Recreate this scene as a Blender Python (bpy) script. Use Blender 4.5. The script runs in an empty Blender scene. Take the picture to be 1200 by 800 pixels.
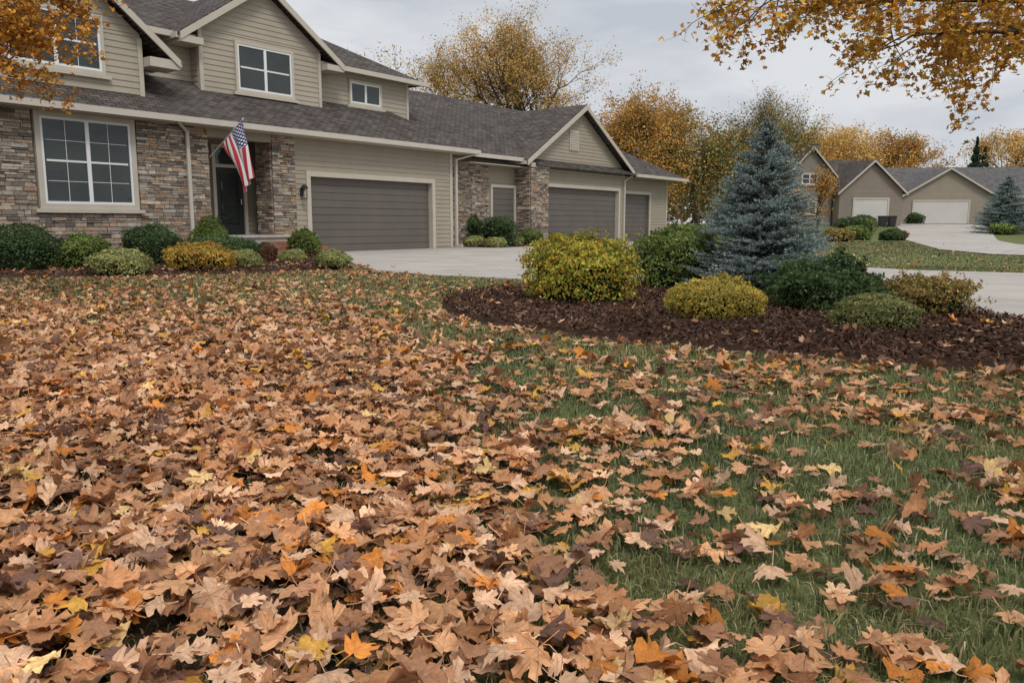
import bpy, math, random
import numpy as np
from mathutils import Vector, Matrix

rng = np.random.default_rng(11)
random.seed(5)
scene = bpy.context.scene
COL = scene.collection
scene.view_settings.view_transform = 'Standard'
scene.view_settings.look = 'None'
scene.view_settings.exposure = 0

# ------------------------------------------------------------------ helpers
def link(o, parent=None):
    COL.objects.link(o)
    if parent is not None:
        o.parent = parent
    return o

def tag(o, label, category, group=None, kind=None):
    o["label"] = label
    o["category"] = category
    if group: o["group"] = group
    if kind: o["kind"] = kind
    return o

def mesh_data(name, V, F, mat=None, col=None, uv=None, smooth=False):
    V = np.ascontiguousarray(V, dtype=np.float32); F = np.ascontiguousarray(F, dtype=np.int32)
    me = bpy.data.meshes.new(name)
    n = len(V); m, k = F.shape
    me.vertices.add(n); me.vertices.foreach_set('co', V.ravel())
    me.loops.add(m*k); me.loops.foreach_set('vertex_index', F.ravel())
    me.polygons.add(m); me.polygons.foreach_set('loop_start', np.arange(m, dtype=np.int32)*k)
    me.update(calc_edges=True)
    if uv is not None:
        l = me.uv_layers.new(name='UVMap')
        l.data.foreach_set('uv', np.ascontiguousarray(uv, dtype=np.float32)[F.ravel()].ravel())
    if col is not None:
        c = np.ones((n, 4), dtype=np.float32); c[:, :3] = col
        a = me.color_attributes.new('Col', 'FLOAT_COLOR', 'POINT')
        a.data.foreach_set('color', c.ravel())
    if smooth:
        me.polygons.foreach_set('use_smooth', np.ones(m, dtype=bool))
    if mat: me.materials.append(mat)
    return me

def mesh_np(name, V, F, mat=None, col=None, uv=None, smooth=False, parent=None):
    me = mesh_data(name, V, F, mat, col, uv, smooth)
    return link(bpy.data.objects.new(name, me), parent)

def empty(name, loc=(0, 0, 0), rotz=0, parent=None):
    o = bpy.data.objects.new(name, None)
    o.empty_display_size = .3
    o.location = loc; o.rotation_euler = (0, 0, rotz)
    return link(o, parent)

class B:
    def __init__(s): s.v = []; s.f = []; s.c = []
    def add(s, pts, faces, col=(1, 1, 1)):
        k = len(s.v); s.v += [tuple(p) for p in pts]; s.c += [col]*len(pts)
        s.f += [tuple(i+k for i in f) for f in faces]
    def box(s, x0, x1, y0, y1, z0, z1, col=(1, 1, 1)):
        s.add([(x0,y0,z0),(x1,y0,z0),(x1,y1,z0),(x0,y1,z0),(x0,y0,z1),(x1,y0,z1),(x1,y1,z1),(x0,y1,z1)],
              [(0,3,2,1),(4,5,6,7),(0,1,5,4),(1,2,6,5),(2,3,7,6),(3,0,4,7)], col)
        return s
    def poly(s, pts, col=(1, 1, 1)): s.add(pts, [tuple(range(len(pts)))], col)
    def prism(s, p2, y0, y1):
        n = len(p2)
        s.add([(x, y0, z) for x, z in p2]+[(x, y1, z) for x, z in p2],
              [tuple(range(n)), tuple(range(2*n-1, n-1, -1))]+[(i, i+n, (i+1) % n+n, (i+1) % n) for i in range(n)])
    def slab(s, p3, t):
        n = len(p3)
        s.add(list(p3)+[(x, y, z-t) for x, y, z in p3],
              [tuple(range(n)), tuple(range(2*n-1, n-1, -1))]+[(i, i+n, (i+1) % n+n, (i+1) % n) for i in range(n)])
    def tube(s, p0, p1, r0, r1=None, n=8):
        r1 = r0 if r1 is None else r1
        p0 = Vector(p0); p1 = Vector(p1); d = (p1-p0).normalized()
        a = d.orthogonal().normalized(); b = d.cross(a)
        pts = []
        for p, r in ((p0, r0), (p1, r1)):
            for i in range(n):
                t = 2*math.pi*i/n
                pts.append(p+a*(r*math.cos(t))+b*(r*math.sin(t)))
        s.add(pts, [(i, (i+1) % n, (i+1) % n+n, i+n) for i in range(n)]+[tuple(range(n-1, -1, -1)), tuple(range(n, 2*n))])
    def make(s, name, mat, parent=None, smooth=False):
        me = bpy.data.meshes.new(name)
        me.from_pydata(s.v, [], s.f); me.update()
        uvl = me.uv_layers.new(name='UVMap')
        up = Vector((0, 0, 1))
        for p in me.polygons:
            nrm = p.normal
            u = up.cross(nrm)
            u = Vector((1, 0, 0)) if u.length < 1e-3 else u.normalized()
            w = nrm.cross(u)
            for li in p.loop_indices:
                co = me.vertices[me.loops[li].vertex_index].co
                uvl.data[li].uv = (co.dot(u), co.dot(w))
        a = me.color_attributes.new('Col', 'FLOAT_COLOR', 'POINT')
        c = np.ones((len(s.v), 4), dtype=np.float32); c[:, :3] = np.array(s.c)
        a.data.foreach_set('color', c.ravel())
        if smooth:
            for p in me.polygons: p.use_smooth = True
        if mat: me.materials.append(mat)
        return link(bpy.data.objects.new(name, me), parent)

def new_mat(name):
    m = bpy.data.materials.new(name); m.use_nodes = True
    nt = m.node_tree; p = nt.nodes['Principled BSDF']
    return m, nt, p

def M(name, col=(.5, .5, .5), rough=.75, var=.15, vscale=2.0, bump=0, bscale=40, attr=None, spec=.3, trans=0.0, metallic=0):
    m, nt, p = new_mat(name)
    N = nt.nodes; L = nt.links
    tc = N.new('ShaderNodeTexCoord')
    nz = N.new('ShaderNodeTexNoise'); nz.inputs['Scale'].default_value = vscale; nz.inputs['Detail'].default_value = 6
    L.new(tc.outputs['Object'], nz.inputs['Vector'])
    mr = N.new('ShaderNodeMapRange'); mr.inputs[1].default_value = .25; mr.inputs[2].default_value = .75
    mr.inputs[3].default_value = 1-var; mr.inputs[4].default_value = 1+var
    L.new(nz.outputs['Fac'], mr.inputs[0])
    vm = N.new('ShaderNodeVectorMath'); vm.operation = 'SCALE'
    if attr == 'Col':
        a = N.new('ShaderNodeAttribute'); a.attribute_name = 'Col'
        L.new(a.outputs['Color'], vm.inputs[0])
    else:
        vm.inputs[0].default_value = col[:3]
    L.new(mr.outputs[0], vm.inputs['Scale'])
    L.new(vm.outputs[0], p.inputs['Base Color'])
    p.inputs['Roughness'].default_value = rough
    p.inputs['Specular IOR Level'].default_value = spec
    p.inputs['Metallic'].default_value = metallic
    if bump:
        n2 = N.new('ShaderNodeTexNoise'); n2.inputs['Scale'].default_value = bscale; n2.inputs['Detail'].default_value = 5
        L.new(tc.outputs['Object'], n2.inputs['Vector'])
        bp = N.new('ShaderNodeBump'); bp.inputs['Strength'].default_value = bump; bp.inputs['Distance'].default_value = .02
        L.new(n2.outputs['Fac'], bp.inputs['Height']); L.new(bp.outputs[0], p.inputs['Normal'])
    if trans > 0:
        t = N.new('ShaderNodeBsdfTranslucent'); L.new(vm.outputs[0], t.inputs['Color'])
        mx = N.new('ShaderNodeMixShader'); mx.inputs[0].default_value = trans
        out = N['Material Output']
        L.new(p.outputs[0], mx.inputs[1]); L.new(t.outputs[0], mx.inputs[2]); L.new(mx.outputs[0], out.inputs['Surface'])
    return m

_lat = rng.random((256, 256))
def vnoise(x, y, s=1.0, o=0):
    x = np.asarray(x)*s+37.3+o*17; y = np.asarray(y)*s+91.7+o*29
    xi = np.floor(x).astype(int); yi = np.floor(y).astype(int)
    fx = x-xi; fy = y-yi; fx = fx*fx*(3-2*fx); fy = fy*fy*(3-2*fy)
    g = lambda a, b: _lat[a % 256, b % 256]
    return (g(xi, yi)*(1-fx)+g(xi+1, yi)*fx)*(1-fy)+(g(xi, yi+1)*(1-fx)+g(xi+1, yi+1)*fx)*fy
def sstep(t): t = np.clip(t, 0, 1); return t*t*(3-2*t)
def inpoly(x, y, P):
    x = np.asarray(x); y = np.asarray(y); r = np.zeros(x.shape, bool); n = len(P)
    for i in range(n):
        x0, y0 = P[i]; x1, y1 = P[(i+1) % n]
        if y0 == y1: continue
        c = ((y0 > y) != (y1 > y)) & (x < (x1-x0)*(y-y0)/(y1-y0)+x0)
        r ^= c
    return r
def gz(x, y): return 1.0*sstep((np.asarray(y, dtype=float)-50)/50)

def smooth_poly(P, it=2):
    P = [tuple(p) for p in P]
    for _ in range(it):
        Q = []
        for i in range(len(P)):
            a = P[i]; b = P[(i+1) % len(P)]
            Q.append((a[0]*.75+b[0]*.25, a[1]*.75+b[1]*.25)); Q.append((a[0]*.25+b[0]*.75, a[1]*.25+b[1]*.75))
        P = Q
    return P

# ------------------------------------------------------------------ layout polygons (metres)
BED = smooth_poly([(-.95,9.8),(-.45,8.05),(.35,7.15),(1.2,6.45),(2.0,5.95),(2.8,5.5),(3.7,5.1),(4.8,4.95),(5.1,6.2),(5.0,7.4),(5.05,8.8),(4.95,10.4),(4.1,11.8),(2.4,12.8),(.9,12.9),(-.1,11.9),(-.75,10.9)])
HBED = smooth_poly([(-26,11.5),(-14,13.6),(-9.3,14.6),(-6.6,15.1),(-5.2,16.1),(-4.0,16.9),(-3.45,18.0),(-4.3,20.2),(-6.0,25.2),(-7.3,27.6),(-12,24),(-17,18)])
DRIVE = [(-7.0,27.3),(-6.2,25.4),(-4.9,22),(-3.75,19.4),(-3.3,18.1),(-2.9,16.9),(-1.6,15.4),(.15,14.2),(2.5,13.1),(4.3,11.95),(5.05,10.6),(5.15,8.8),(5.1,7.4),(5.25,5.5),(5.6,3),(6.5,-6),(40,-6),(40,8),(22,11.6),(14,14.4),(10.2,15.9),(8.5,17.0),(7.6,18.8),(7.5,22),(7.9,28),(9.4,48),(2,41)]
GBED = smooth_poly([(-1.9,33.6),(.8,37.4),(2.4,38.6),(2.0,36.6),(.6,34.4),(-.9,32.6)])

# ------------------------------------------------------------------ materials
m_siding = M('siding_paint', (.335,.288,.225), .7, .07, 1.2, .05, 60, spec=.15)
m_siding_up = M('upper_siding_paint', (.375,.328,.26), .7, .07, 1.2, .05, 60, spec=.15)
m_trim = M('beige_trim', (.48,.43,.355), .6, .07, 2, spec=.2)
m_gutter = M('gutter_paint', (.50,.45,.385), .45, .07, 2)
m_white = M('white_vinyl', (.72,.72,.71), .45, .04, 3)
m_door = M('garage_door_paint', (.13,.113,.10), .55, .08, 1.5, spec=.25)
m_stone = M('ledge_stone', rough=.85, var=.28, vscale=14, bump=.6, bscale=35, attr='Col', spec=.2)
m_mortar = M('mortar', (.16,.14,.12), .9, .2, 8, .3, 40)
m_dark = M('dark_paint', (.03,.03,.03), .5, .1)
m_brickred = M('step_brick', (.26,.12,.08), .85, .3, 12, .3, 40)
m_porch = M('porch_concrete', (.42,.39,.35), .85, .12, 3, .2, 60)
m_metal = M('pole_metal', (.6,.6,.58), .35, .05, metallic=.8)
m_foliage = M('foliage', rough=.75, var=.12, vscale=3, attr='Col', trans=.25, spec=.08)
m_needles = M('spruce_needles', rough=.7, var=.15, vscale=4, attr='Col', spec=.12, trans=.1)
m_bark = M('bark', (.085,.065,.05), .9, .3, 6, .6, 20, spec=.1)
m_chip = M('mulch_chips', rough=.95, var=.3, vscale=20, attr='Col', spec=.06)
m_blade = M('grass_blades', rough=.65, var=.25, vscale=.9, attr='Col', trans=.25, spec=.10)

def mat_shingle(name, c1, c2, cm):
    m, nt, p = new_mat(name); N = nt.nodes; L = nt.links
    uv = N.new('ShaderNodeUVMap'); uv.uv_map = 'UVMap'
    br = N.new('ShaderNodeTexBrick'); br.inputs['Scale'].default_value = 1
    br.inputs['Brick Width'].default_value = .32; br.inputs['Row Height'].default_value = .15
    br.inputs['Mortar Size'].default_value = .014; br.inputs['Mortar Smooth'].default_value = .3; br.inputs['Bias'].default_value = .1
    br.inputs['Color1'].default_value = (*c1, 1); br.inputs['Color2'].default_value = (*c2, 1); br.inputs['Mortar'].default_value = (*cm, 1)
    L.new(uv.outputs[0], br.inputs['Vector'])
    n = N.new('ShaderNodeTexNoise'); n.inputs['Scale'].default_value = 1.6; n.inputs['Detail'].default_value = 10; n.inputs['Roughness'].default_value = .8
    L.new(uv.outputs[0], n.inputs['Vector'])
    mr = N.new('ShaderNodeMapRange'); mr.inputs[1].default_value = .3; mr.inputs[2].default_value = .7; mr.inputs[3].default_value = .55; mr.inputs[4].default_value = 1.45
    L.new(n.outputs['Fac'], mr.inputs[0])
    vm = N.new('ShaderNodeVectorMath'); vm.operation = 'SCALE'
    L.new(br.outputs['Color'], vm.inputs[0]); L.new(mr.outputs[0], vm.inputs['Scale']); L.new(vm.outputs[0], p.inputs['Base Color'])
    p.inputs['Roughness'].default_value = .95; p.inputs['Specular IOR Level'].default_value = .06
    bp = N.new('ShaderNodeBump'); bp.inputs['Strength'].default_value = .9; bp.inputs['Distance'].default_value = .03; bp.invert = True
    L.new(br.outputs['Fac'], bp.inputs['Height']); L.new(bp.outputs[0], p.inputs['Normal'])
    return m
m_shingle = mat_shingle('asphalt_shingles', (.125,.108,.097), (.072,.061,.055), (.028,.024,.021))

def mat_glass():
    m, nt, p = new_mat('window_glass'); N = nt.nodes; L = nt.links
    tc = N.new('ShaderNodeTexCoord'); sp = N.new('ShaderNodeSeparateXYZ'); L.new(tc.outputs['Object'], sp.inputs[0])
    mu = N.new('ShaderNodeMath'); mu.operation = 'MULTIPLY'; mu.inputs[1].default_value = 18; L.new(sp.outputs['Z'], mu.inputs[0])
    fr = N.new('ShaderNodeMath'); fr.operation = 'FRACT'; L.new(mu.outputs[0], fr.inputs[0])
    n = N.new('ShaderNodeTexNoise'); n.inputs['Scale'].default_value = .9; n.inputs['Detail'].default_value = 4; L.new(tc.outputs['Object'], n.inputs['Vector'])
    ad = N.new('ShaderNodeMath'); ad.operation = 'MULTIPLY'; L.new(fr.outputs[0], ad.inputs[0]); L.new(n.outputs['Fac'], ad.inputs[1])
    cr = N.new('ShaderNodeValToRGB'); cr.color_ramp.elements[0].color = (.012,.015,.016,1); cr.color_ramp.elements[1].color = (.06,.075,.066,1); cr.color_ramp.elements[1].position = .7
    L.new(ad.outputs[0], cr.inputs[0]); L.new(cr.outputs[0], p.inputs['Base Color'])
    n3 = N.new('ShaderNodeTexNoise'); n3.inputs['Scale'].default_value = 1.1; L.new(tc.outputs['Object'], n3.inputs['Vector'])
    bp = N.new('ShaderNodeBump'); bp.inputs['Strength'].default_value = .25; bp.inputs['Distance'].default_value = .1; L.new(n3.outputs['Fac'], bp.inputs['Height']); L.new(bp.outputs[0], p.inputs['Normal'])
    p.inputs['Roughness'].default_value = .05; p.inputs['Specular IOR Level'].default_value = .6
    return m
m_glass = mat_glass()

def mat_concrete():
    m, nt, p = new_mat('driveway_concrete'); N = nt.nodes; L = nt.links
    tc = N.new('ShaderNodeTexCoord')
    mp = N.new('ShaderNodeMapping'); mp.inputs['Rotation'].default_value = (0, 0, -math.radians(53.13)); L.new(tc.outputs['Object'], mp.inputs[0])
    br = N.new('ShaderNodeTexBrick'); br.offset = 0; br.inputs['Scale'].default_value = 1; br.inputs['Brick Width'].default_value = 3; br.inputs['Row Height'].default_value = 3
    br.inputs['Mortar Size'].default_value = .014; br.inputs['Color1'].default_value = (.345,.315,.28,1); br.inputs['Color2'].default_value = (.38,.347,.308,1); br.inputs['Mortar'].default_value = (.17,.155,.135,1)
    L.new(mp.outputs[0], br.inputs['Vector'])
    n = N.new('ShaderNodeTexNoise'); n.inputs['Scale'].default_value = .7; n.inputs['Detail'].default_value = 9; n.inputs['Roughness'].default_value = .7; L.new(tc.outputs['Object'], n.inputs['Vector'])
    mr = N.new('ShaderNodeMapRange'); mr.inputs[1].default_value = .3; mr.inputs[2].default_value = .7; mr.inputs[3].default_value = .78; mr.inputs[4].default_value = 1.12; L.new(n.outputs['Fac'], mr.inputs[0])
    vm = N.new('ShaderNodeVectorMath'); vm.operation = 'SCALE'; L.new(br.outputs['Color'], vm.inputs[0]); L.new(mr.outputs[0], vm.inputs['Scale']); L.new(vm.outputs[0], p.inputs['Base Color'])
    p.inputs['Roughness'].default_value = .9; p.inputs['Specular IOR Level'].default_value = .1
    return m
m_conc = mat_concrete()

def mat_ground():
    m, nt, p = new_mat('lawn_ground'); N = nt.nodes; L = nt.links
    tc = N.new('ShaderNodeTexCoord')
    n1 = N.new('ShaderNodeTexNoise'); n1.inputs['Scale'].default_value = .35; n1.inputs['Detail'].default_value = 8; n1.inputs['Roughness'].default_value = .7
    n2 = N.new('ShaderNodeTexNoise'); n2.inputs['Scale'].default_value = 35; n2.inputs['Detail'].default_value = 6; n2.inputs['Roughness'].default_value = .8
    for n in (n1, n2): L.new(tc.outputs['Object'], n.inputs['Vector'])
    c1 = N.new('ShaderNodeValToRGB'); e = c1.color_ramp.elements; e[0].position = .3; e[0].color = (.088,.105,.038,1); e[1].position = .7; e[1].color = (.150,.165,.066,1); L.new(n1.outputs['Fac'], c1.inputs[0])
    mr = N.new('ShaderNodeMapRange'); mr.inputs[1].default_value = .3; mr.inputs[2].default_value = .7; mr.inputs[3].default_value = .5; mr.inputs[4].default_value = 1.3; L.new(n2.outputs['Fac'], mr.inputs[0])
    vm = N.new('ShaderNodeVectorMath'); vm.operation = 'SCALE'; L.new(c1.outputs[0], vm.inputs[0]); L.new(mr.outputs[0], vm.inputs['Scale'])
    a = N.new('ShaderNodeAttribute'); a.attribute_name = 'Col'
    sx = N.new('ShaderNodeSeparateColor'); L.new(a.outputs['Color'], sx.inputs[0])
    mx = N.new('ShaderNodeMix'); mx.data_type = 'RGBA'; mx.inputs['B'].default_value = (.05,.031,.02,1)
    L.new(sx.outputs[0], mx.inputs['Factor']); L.new(vm.outputs[0], mx.inputs['A']); L.new(mx.outputs['Result'], p.inputs['Base Color'])
    p.inputs['Roughness'].default_value = .95; p.inputs['Specular IOR Level'].default_value = .05
    bp = N.new('ShaderNodeBump'); bp.inputs['Strength'].default_value = .5; bp.inputs['Distance'].default_value = .03; L.new(n2.outputs['Fac'], bp.inputs['Height']); L.new(bp.outputs[0], p.inputs['Normal'])
    return m
m_ground = mat_ground()
m_mulch = M('mulch', (.06,.034,.023), .95, .45, 25, 1.0, 45, spec=.05)

def mat_leaf(name, src):
    m, nt, p = new_mat(name); N = nt.nodes; L = nt.links
    uv = N.new('ShaderNodeUVMap'); uv.uv_map = 'UVMap'
    best = None
    for ang in (0, 42, -42, 82, -82):
        t = math.radians(ang); d = (math.sin(t), math.cos(t), 0); nn = (math.cos(t), -math.sin(t), 0)
        a = N.new('ShaderNodeVectorMath'); a.operation = 'DOT_PRODUCT'; a.inputs[1].default_value = nn; L.new(uv.outputs[0], a.inputs[0])
        ab = N.new('ShaderNodeMath'); ab.operation = 'ABSOLUTE'; L.new(a.outputs['Value'], ab.inputs[0])
        b = N.new('ShaderNodeVectorMath'); b.operation = 'DOT_PRODUCT'; b.inputs[1].default_value = d; L.new(uv.outputs[0], b.inputs[0])
        lt = N.new('ShaderNodeMath'); lt.operation = 'LESS_THAN'; lt.inputs[1].default_value = 0; L.new(b.outputs['Value'], lt.inputs[0])
        s = N.new('ShaderNodeMath'); s.operation = 'ADD'; L.new(ab.outputs[0], s.inputs[0]); L.new(lt.outputs[0], s.inputs[1])
        if best is None: best = s
        else:
            mn = N.new('ShaderNodeMath'); mn.operation = 'MINIMUM'; L.new(best.outputs[0], mn.inputs[0]); L.new(s.outputs[0], mn.inputs[1]); best = mn
    mr = N.new('ShaderNodeMapRange'); mr.inputs[1].default_value = .004; mr.inputs[2].default_value = .024; mr.inputs[3].default_value = 1.0; mr.inputs[4].default_value = 0
    L.new(best.outputs[0], mr.inputs[0])
    if src == 'Col':
        c = N.new('ShaderNodeAttribute'); c.attribute_name = 'Col'
    else:
        c = N.new('ShaderNodeObjectInfo')
    geo = N.new('ShaderNodeNewGeometry')
    nz = N.new('ShaderNodeTexNoise'); nz.inputs['Scale'].default_value = 30; nz.inputs['Detail'].default_value = 6; nz.inputs['Roughness'].default_value = .75; L.new(geo.outputs['Position'], nz.inputs['Vector'])
    m2 = N.new('ShaderNodeMapRange'); m2.inputs[1].default_value = .3; m2.inputs[2].default_value = .7; m2.inputs[3].default_value = .6; m2.inputs[4].default_value = 1.3; L.new(nz.outputs['Fac'], m2.inputs[0])
    vs = N.new('ShaderNodeVectorMath'); vs.operation = 'SCALE'; L.new(c.outputs['Color'], vs.inputs[0]); L.new(m2.outputs[0], vs.inputs['Scale'])
    vv = N.new('ShaderNodeVectorMath'); vv.operation = 'MULTIPLY_ADD'; vv.inputs[1].default_value = (.72,.72,.72); vv.inputs[2].default_value = (.12,.075,.04); L.new(vs.outputs[0], vv.inputs[0])
    mx = N.new('ShaderNodeMix'); mx.data_type = 'RGBA'
    f = N.new('ShaderNodeMath'); f.operation = 'MULTIPLY'; f.inputs[1].default_value = .8; L.new(mr.outputs[0], f.inputs[0])
    L.new(f.outputs[0], mx.inputs['Factor']); L.new(vs.outputs[0], mx.inputs['A']); L.new(vv.outputs[0], mx.inputs['B'])
    L.new(mx.outputs['Result'], p.inputs['Base Color'])
    p.inputs['Roughness'].default_value = .6; p.inputs['Specular IOR Level'].default_value = .14
    bp = N.new('ShaderNodeBump'); bp.inputs['Strength'].default_value = .5; bp.inputs['Distance'].default_value = .004; L.new(mr.outputs[0], bp.inputs['Height']); L.new(bp.outputs[0], p.inputs['Normal'])
    t = N.new('ShaderNodeBsdfTranslucent'); L.new(mx.outputs['Result'], t.inputs['Color'])
    ms = N.new('ShaderNodeMixShader'); ms.inputs[0].default_value = .18
    L.new(p.outputs[0], ms.inputs[1]); L.new(t.outputs[0], ms.inputs[2]); L.new(ms.outputs[0], N['Material Output'].inputs['Surface'])
    return m
m_leaf_obj = mat_leaf('maple_leaf_single', 'OBJ')
m_leaf = mat_leaf('maple_leaf_litter', 'Col')

# ------------------------------------------------------------------ world & sun
w = bpy.data.worlds.new('World'); scene.world = w; w.use_nodes = True
nt = w.node_tree; N = nt.nodes; L = nt.links; bg = N['Background']
sky = N.new('ShaderNodeTexSky'); sky.sky_type = 'NISHITA'; sky.sun_disc = False
sky.sun_elevation = math.radians(52); sky.sun_rotation = math.radians(155)
tc = N.new('ShaderNodeTexCoord')
mp = N.new('ShaderNodeMapping'); mp.inputs['Scale'].default_value = (1.2, 1.2, 4.2); mp.inputs['Rotation'].default_value = (0, .12, 0); L.new(tc.outputs['Generated'], mp.inputs[0])
nz = N.new('ShaderNodeTexNoise'); nz.inputs['Scale'].default_value = 3.0; nz.inputs['Detail'].default_value = 8; nz.inputs['Roughness'].default_value = .55; nz.inputs['Distortion'].default_value = .3; L.new(mp.outputs[0], nz.inputs['Vector'])
cr = N.new('ShaderNodeValToRGB'); e = cr.color_ramp.elements; e[0].position = .36; e[0].color = (.55,.585,.645,1); e[1].position = .60; e[1].color = (.76,.775,.80,1); L.new(nz.outputs['Fac'], cr.inputs[0])
sp = N.new('ShaderNodeSeparateXYZ'); L.new(tc.outputs['Generated'], sp.inputs[0])
mr = N.new('ShaderNodeMapRange'); mr.inputs[1].default_value = .28; mr.inputs[2].default_value = 1; mr.inputs[3].default_value = 9.8; mr.inputs[4].default_value = 22.5; L.new(sp.outputs['Z'], mr.inputs[0])
vm = N.new('ShaderNodeVectorMath'); vm.operation = 'SCALE'; L.new(cr.outputs[0], vm.inputs[0]); L.new(mr.outputs[0], vm.inputs['Scale'])
mx = N.new('ShaderNodeMix'); mx.data_type = 'RGBA'; mx.inputs['Factor'].default_value = .96
L.new(sky.outputs[0], mx.inputs['A']); L.new(vm.outputs[0], mx.inputs['B']); L.new(mx.outputs['Result'], bg.inputs['Color'])
bg.inputs['Strength'].default_value = .1
sd = bpy.data.lights.new('sun', 'SUN'); sd.energy = 1.5; sd.angle = math.radians(14); sd.color = (1, .96, .90)
sun = link(bpy.data.objects.new('sun', sd))
el = math.radians(52); az = math.radians(155)
dirn = Vector((math.sin(az)*math.cos(el), math.cos(az)*math.cos(el), math.sin(el)))
sun.rotation_euler = dirn.to_track_quat('Z', 'Y').to_euler()

# ------------------------------------------------------------------ ground
xs = np.concatenate([np.linspace(-600,-30,20), np.linspace(-28,28,170), np.linspace(30,600,40)])
ys = np.concatenate([np.linspace(-60,-2,8), np.linspace(-1,20,100), np.linspace(21,120,70), np.linspace(130,900,15)])
X, Y = np.meshgrid(xs, ys)
def fedge(y): return np.where(y < 3, .15, .15-.37*(y-3))
litter = sstep((fedge(Y)-X)/1.2+.3)*sstep((9-Y)/4)
V = np.stack([X.ravel(), Y.ravel(), gz(X, Y).ravel()], 1)
nx, ny = len(xs), len(ys)
ii = np.arange(nx*ny).reshape(ny, nx)
F = np.stack([ii[:-1,:-1].ravel(), ii[:-1,1:].ravel(), ii[1:,1:].ravel(), ii[1:,:-1].ravel()], 1)
g = mesh_np('ground', V, F, m_ground, col=np.repeat(litter.ravel()[:, None], 3, 1), smooth=True)
tag(g, 'green autumn lawn spreading around the houses', 'lawn', kind='structure')

def sheet(name, P, z, mat, label, cat, thick=.0):
    b = B()
    b.poly([(x, y, z+float(gz(x, y))) for x, y in P])
    if thick:
        n = len(P)
        for i in range(n):
            a = P[i]; c = P[(i+1) % n]
            b.add([(a[0],a[1],z-thick),(c[0],c[1],z-thick),(c[0],c[1],z),(a[0],a[1],z)], [(0,1,2,3)])
    o = b.make(name, mat)
    return tag(o, label, cat, kind='structure')
sheet('driveway', DRIVE, .03, m_conc, 'pale concrete driveway curving from the garages to the street', 'driveway', thick=.05)
sa = [(60,5),(36,14),(22,19.5),(17,22.5),(15.6,26),(16.5,31),(20.7,41),(27,56),(34,70),(40,84),(45.5,94.5)]
sb = [(60,20),(42,23),(32,27),(25.5,31.5),(23.5,35),(24.5,39),(28.5,47),(36,60),(44,74),(49.5,84),(53,94.5)]
def strip(name, A, Bp, dz, mat, label, cat, sub=8):
    A = np.array(A, float); Bp = np.array(Bp, float)
    t = np.linspace(0, len(A)-1, (len(A)-1)*sub+1); i = np.minimum(t.astype(int), len(A)-2); f = (t-i)[:, None]
    a = A[i]*(1-f)+A[i+1]*f; c = Bp[i]*(1-f)+Bp[i+1]*f
    ks = 7; V = []
    for k in range(ks):
        p = a*(1-k/(ks-1))+c*k/(ks-1)
        V.append(np.stack([p[:,0], p[:,1], gz(p[:,0], p[:,1])+dz], 1))
    V = np.stack(V, 1); n = len(t); I = np.arange(n*ks).reshape(n, ks)
    F = np.stack([I[:-1,:-1].ravel(), I[1:,:-1].ravel(), I[1:,1:].ravel(), I[:-1,1:].ravel()], 1)
    o = mesh_np(name, V.reshape(-1, 3), F, mat)
    return tag(o, label, cat, kind='structure')
strip('street', sa, sb, .03, m_conc, 'light concrete street bending towards the far houses', 'street')
strip('path', [(30,86),(36,84),(40,82)], [(31,90),(37,88),(41,86)], .034, m_conc, 'short concrete drive in front of the distant taupe house', 'path')

def mound(name, P, h, mat, label):
    P = np.array(P); c = P.mean(0); rings = [(1, .006), (.97, .03), (.9, .05), (.6, h), (.3, h), (.02, h)]
    V = []; n = len(P)
    for s, z in rings:
        q = c+(P-c)*s; V.append(np.column_stack([q, np.full(n, z)]))
    V = np.concatenate(V); F = []
    for r in range(len(rings)-1):
        for i in range(n):
            j = (i+1) % n; F.append((r*n+i, r*n+j, (r+1)*n+j, (r+1)*n+i))
    o = mesh_np(name, V, np.array(F), mat, smooth=True)
    return tag(o, label, 'mulch bed', kind='structure')
mound('mulch_bed', BED, .08, m_mulch, 'dark brown mulch bed cut into the lawn beside the driveway')
mound('mulch_bed', HBED, .08, m_mulch, 'dark mulch foundation bed along the stone front wall')
mound('mulch_bed', GBED, .06, m_mulch, 'small mulch bed between the two garages')

def rand_quads(P, Nn, Ln, Wd):
    n = len(P)
    Nn = Nn/np.linalg.norm(Nn, axis=1, keepdims=True)
    r = rng.normal(size=(n, 3))
    t = np.cross(Nn, r); t /= np.linalg.norm(t, axis=1, keepdims=True)+1e-9
    b = np.cross(Nn, t)
    t = t*(Ln/2)[:, None]; b = b*(Wd/2)[:, None]
    V = np.stack([P-t, P-b*1.0+t*.1, P+t, P+b*1.0+t*.1], 1).reshape(-1, 3)
    F = np.arange(n*4).reshape(n, 4)
    return V, F

def palette(n, cols, wts, jit=.18):
    cols = np.array(cols); i = rng.choice(len(cols), n, p=np.array(wts)/sum(wts))
    return cols[i]*np.exp(rng.normal(0, jit, (n, 1))), i

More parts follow.
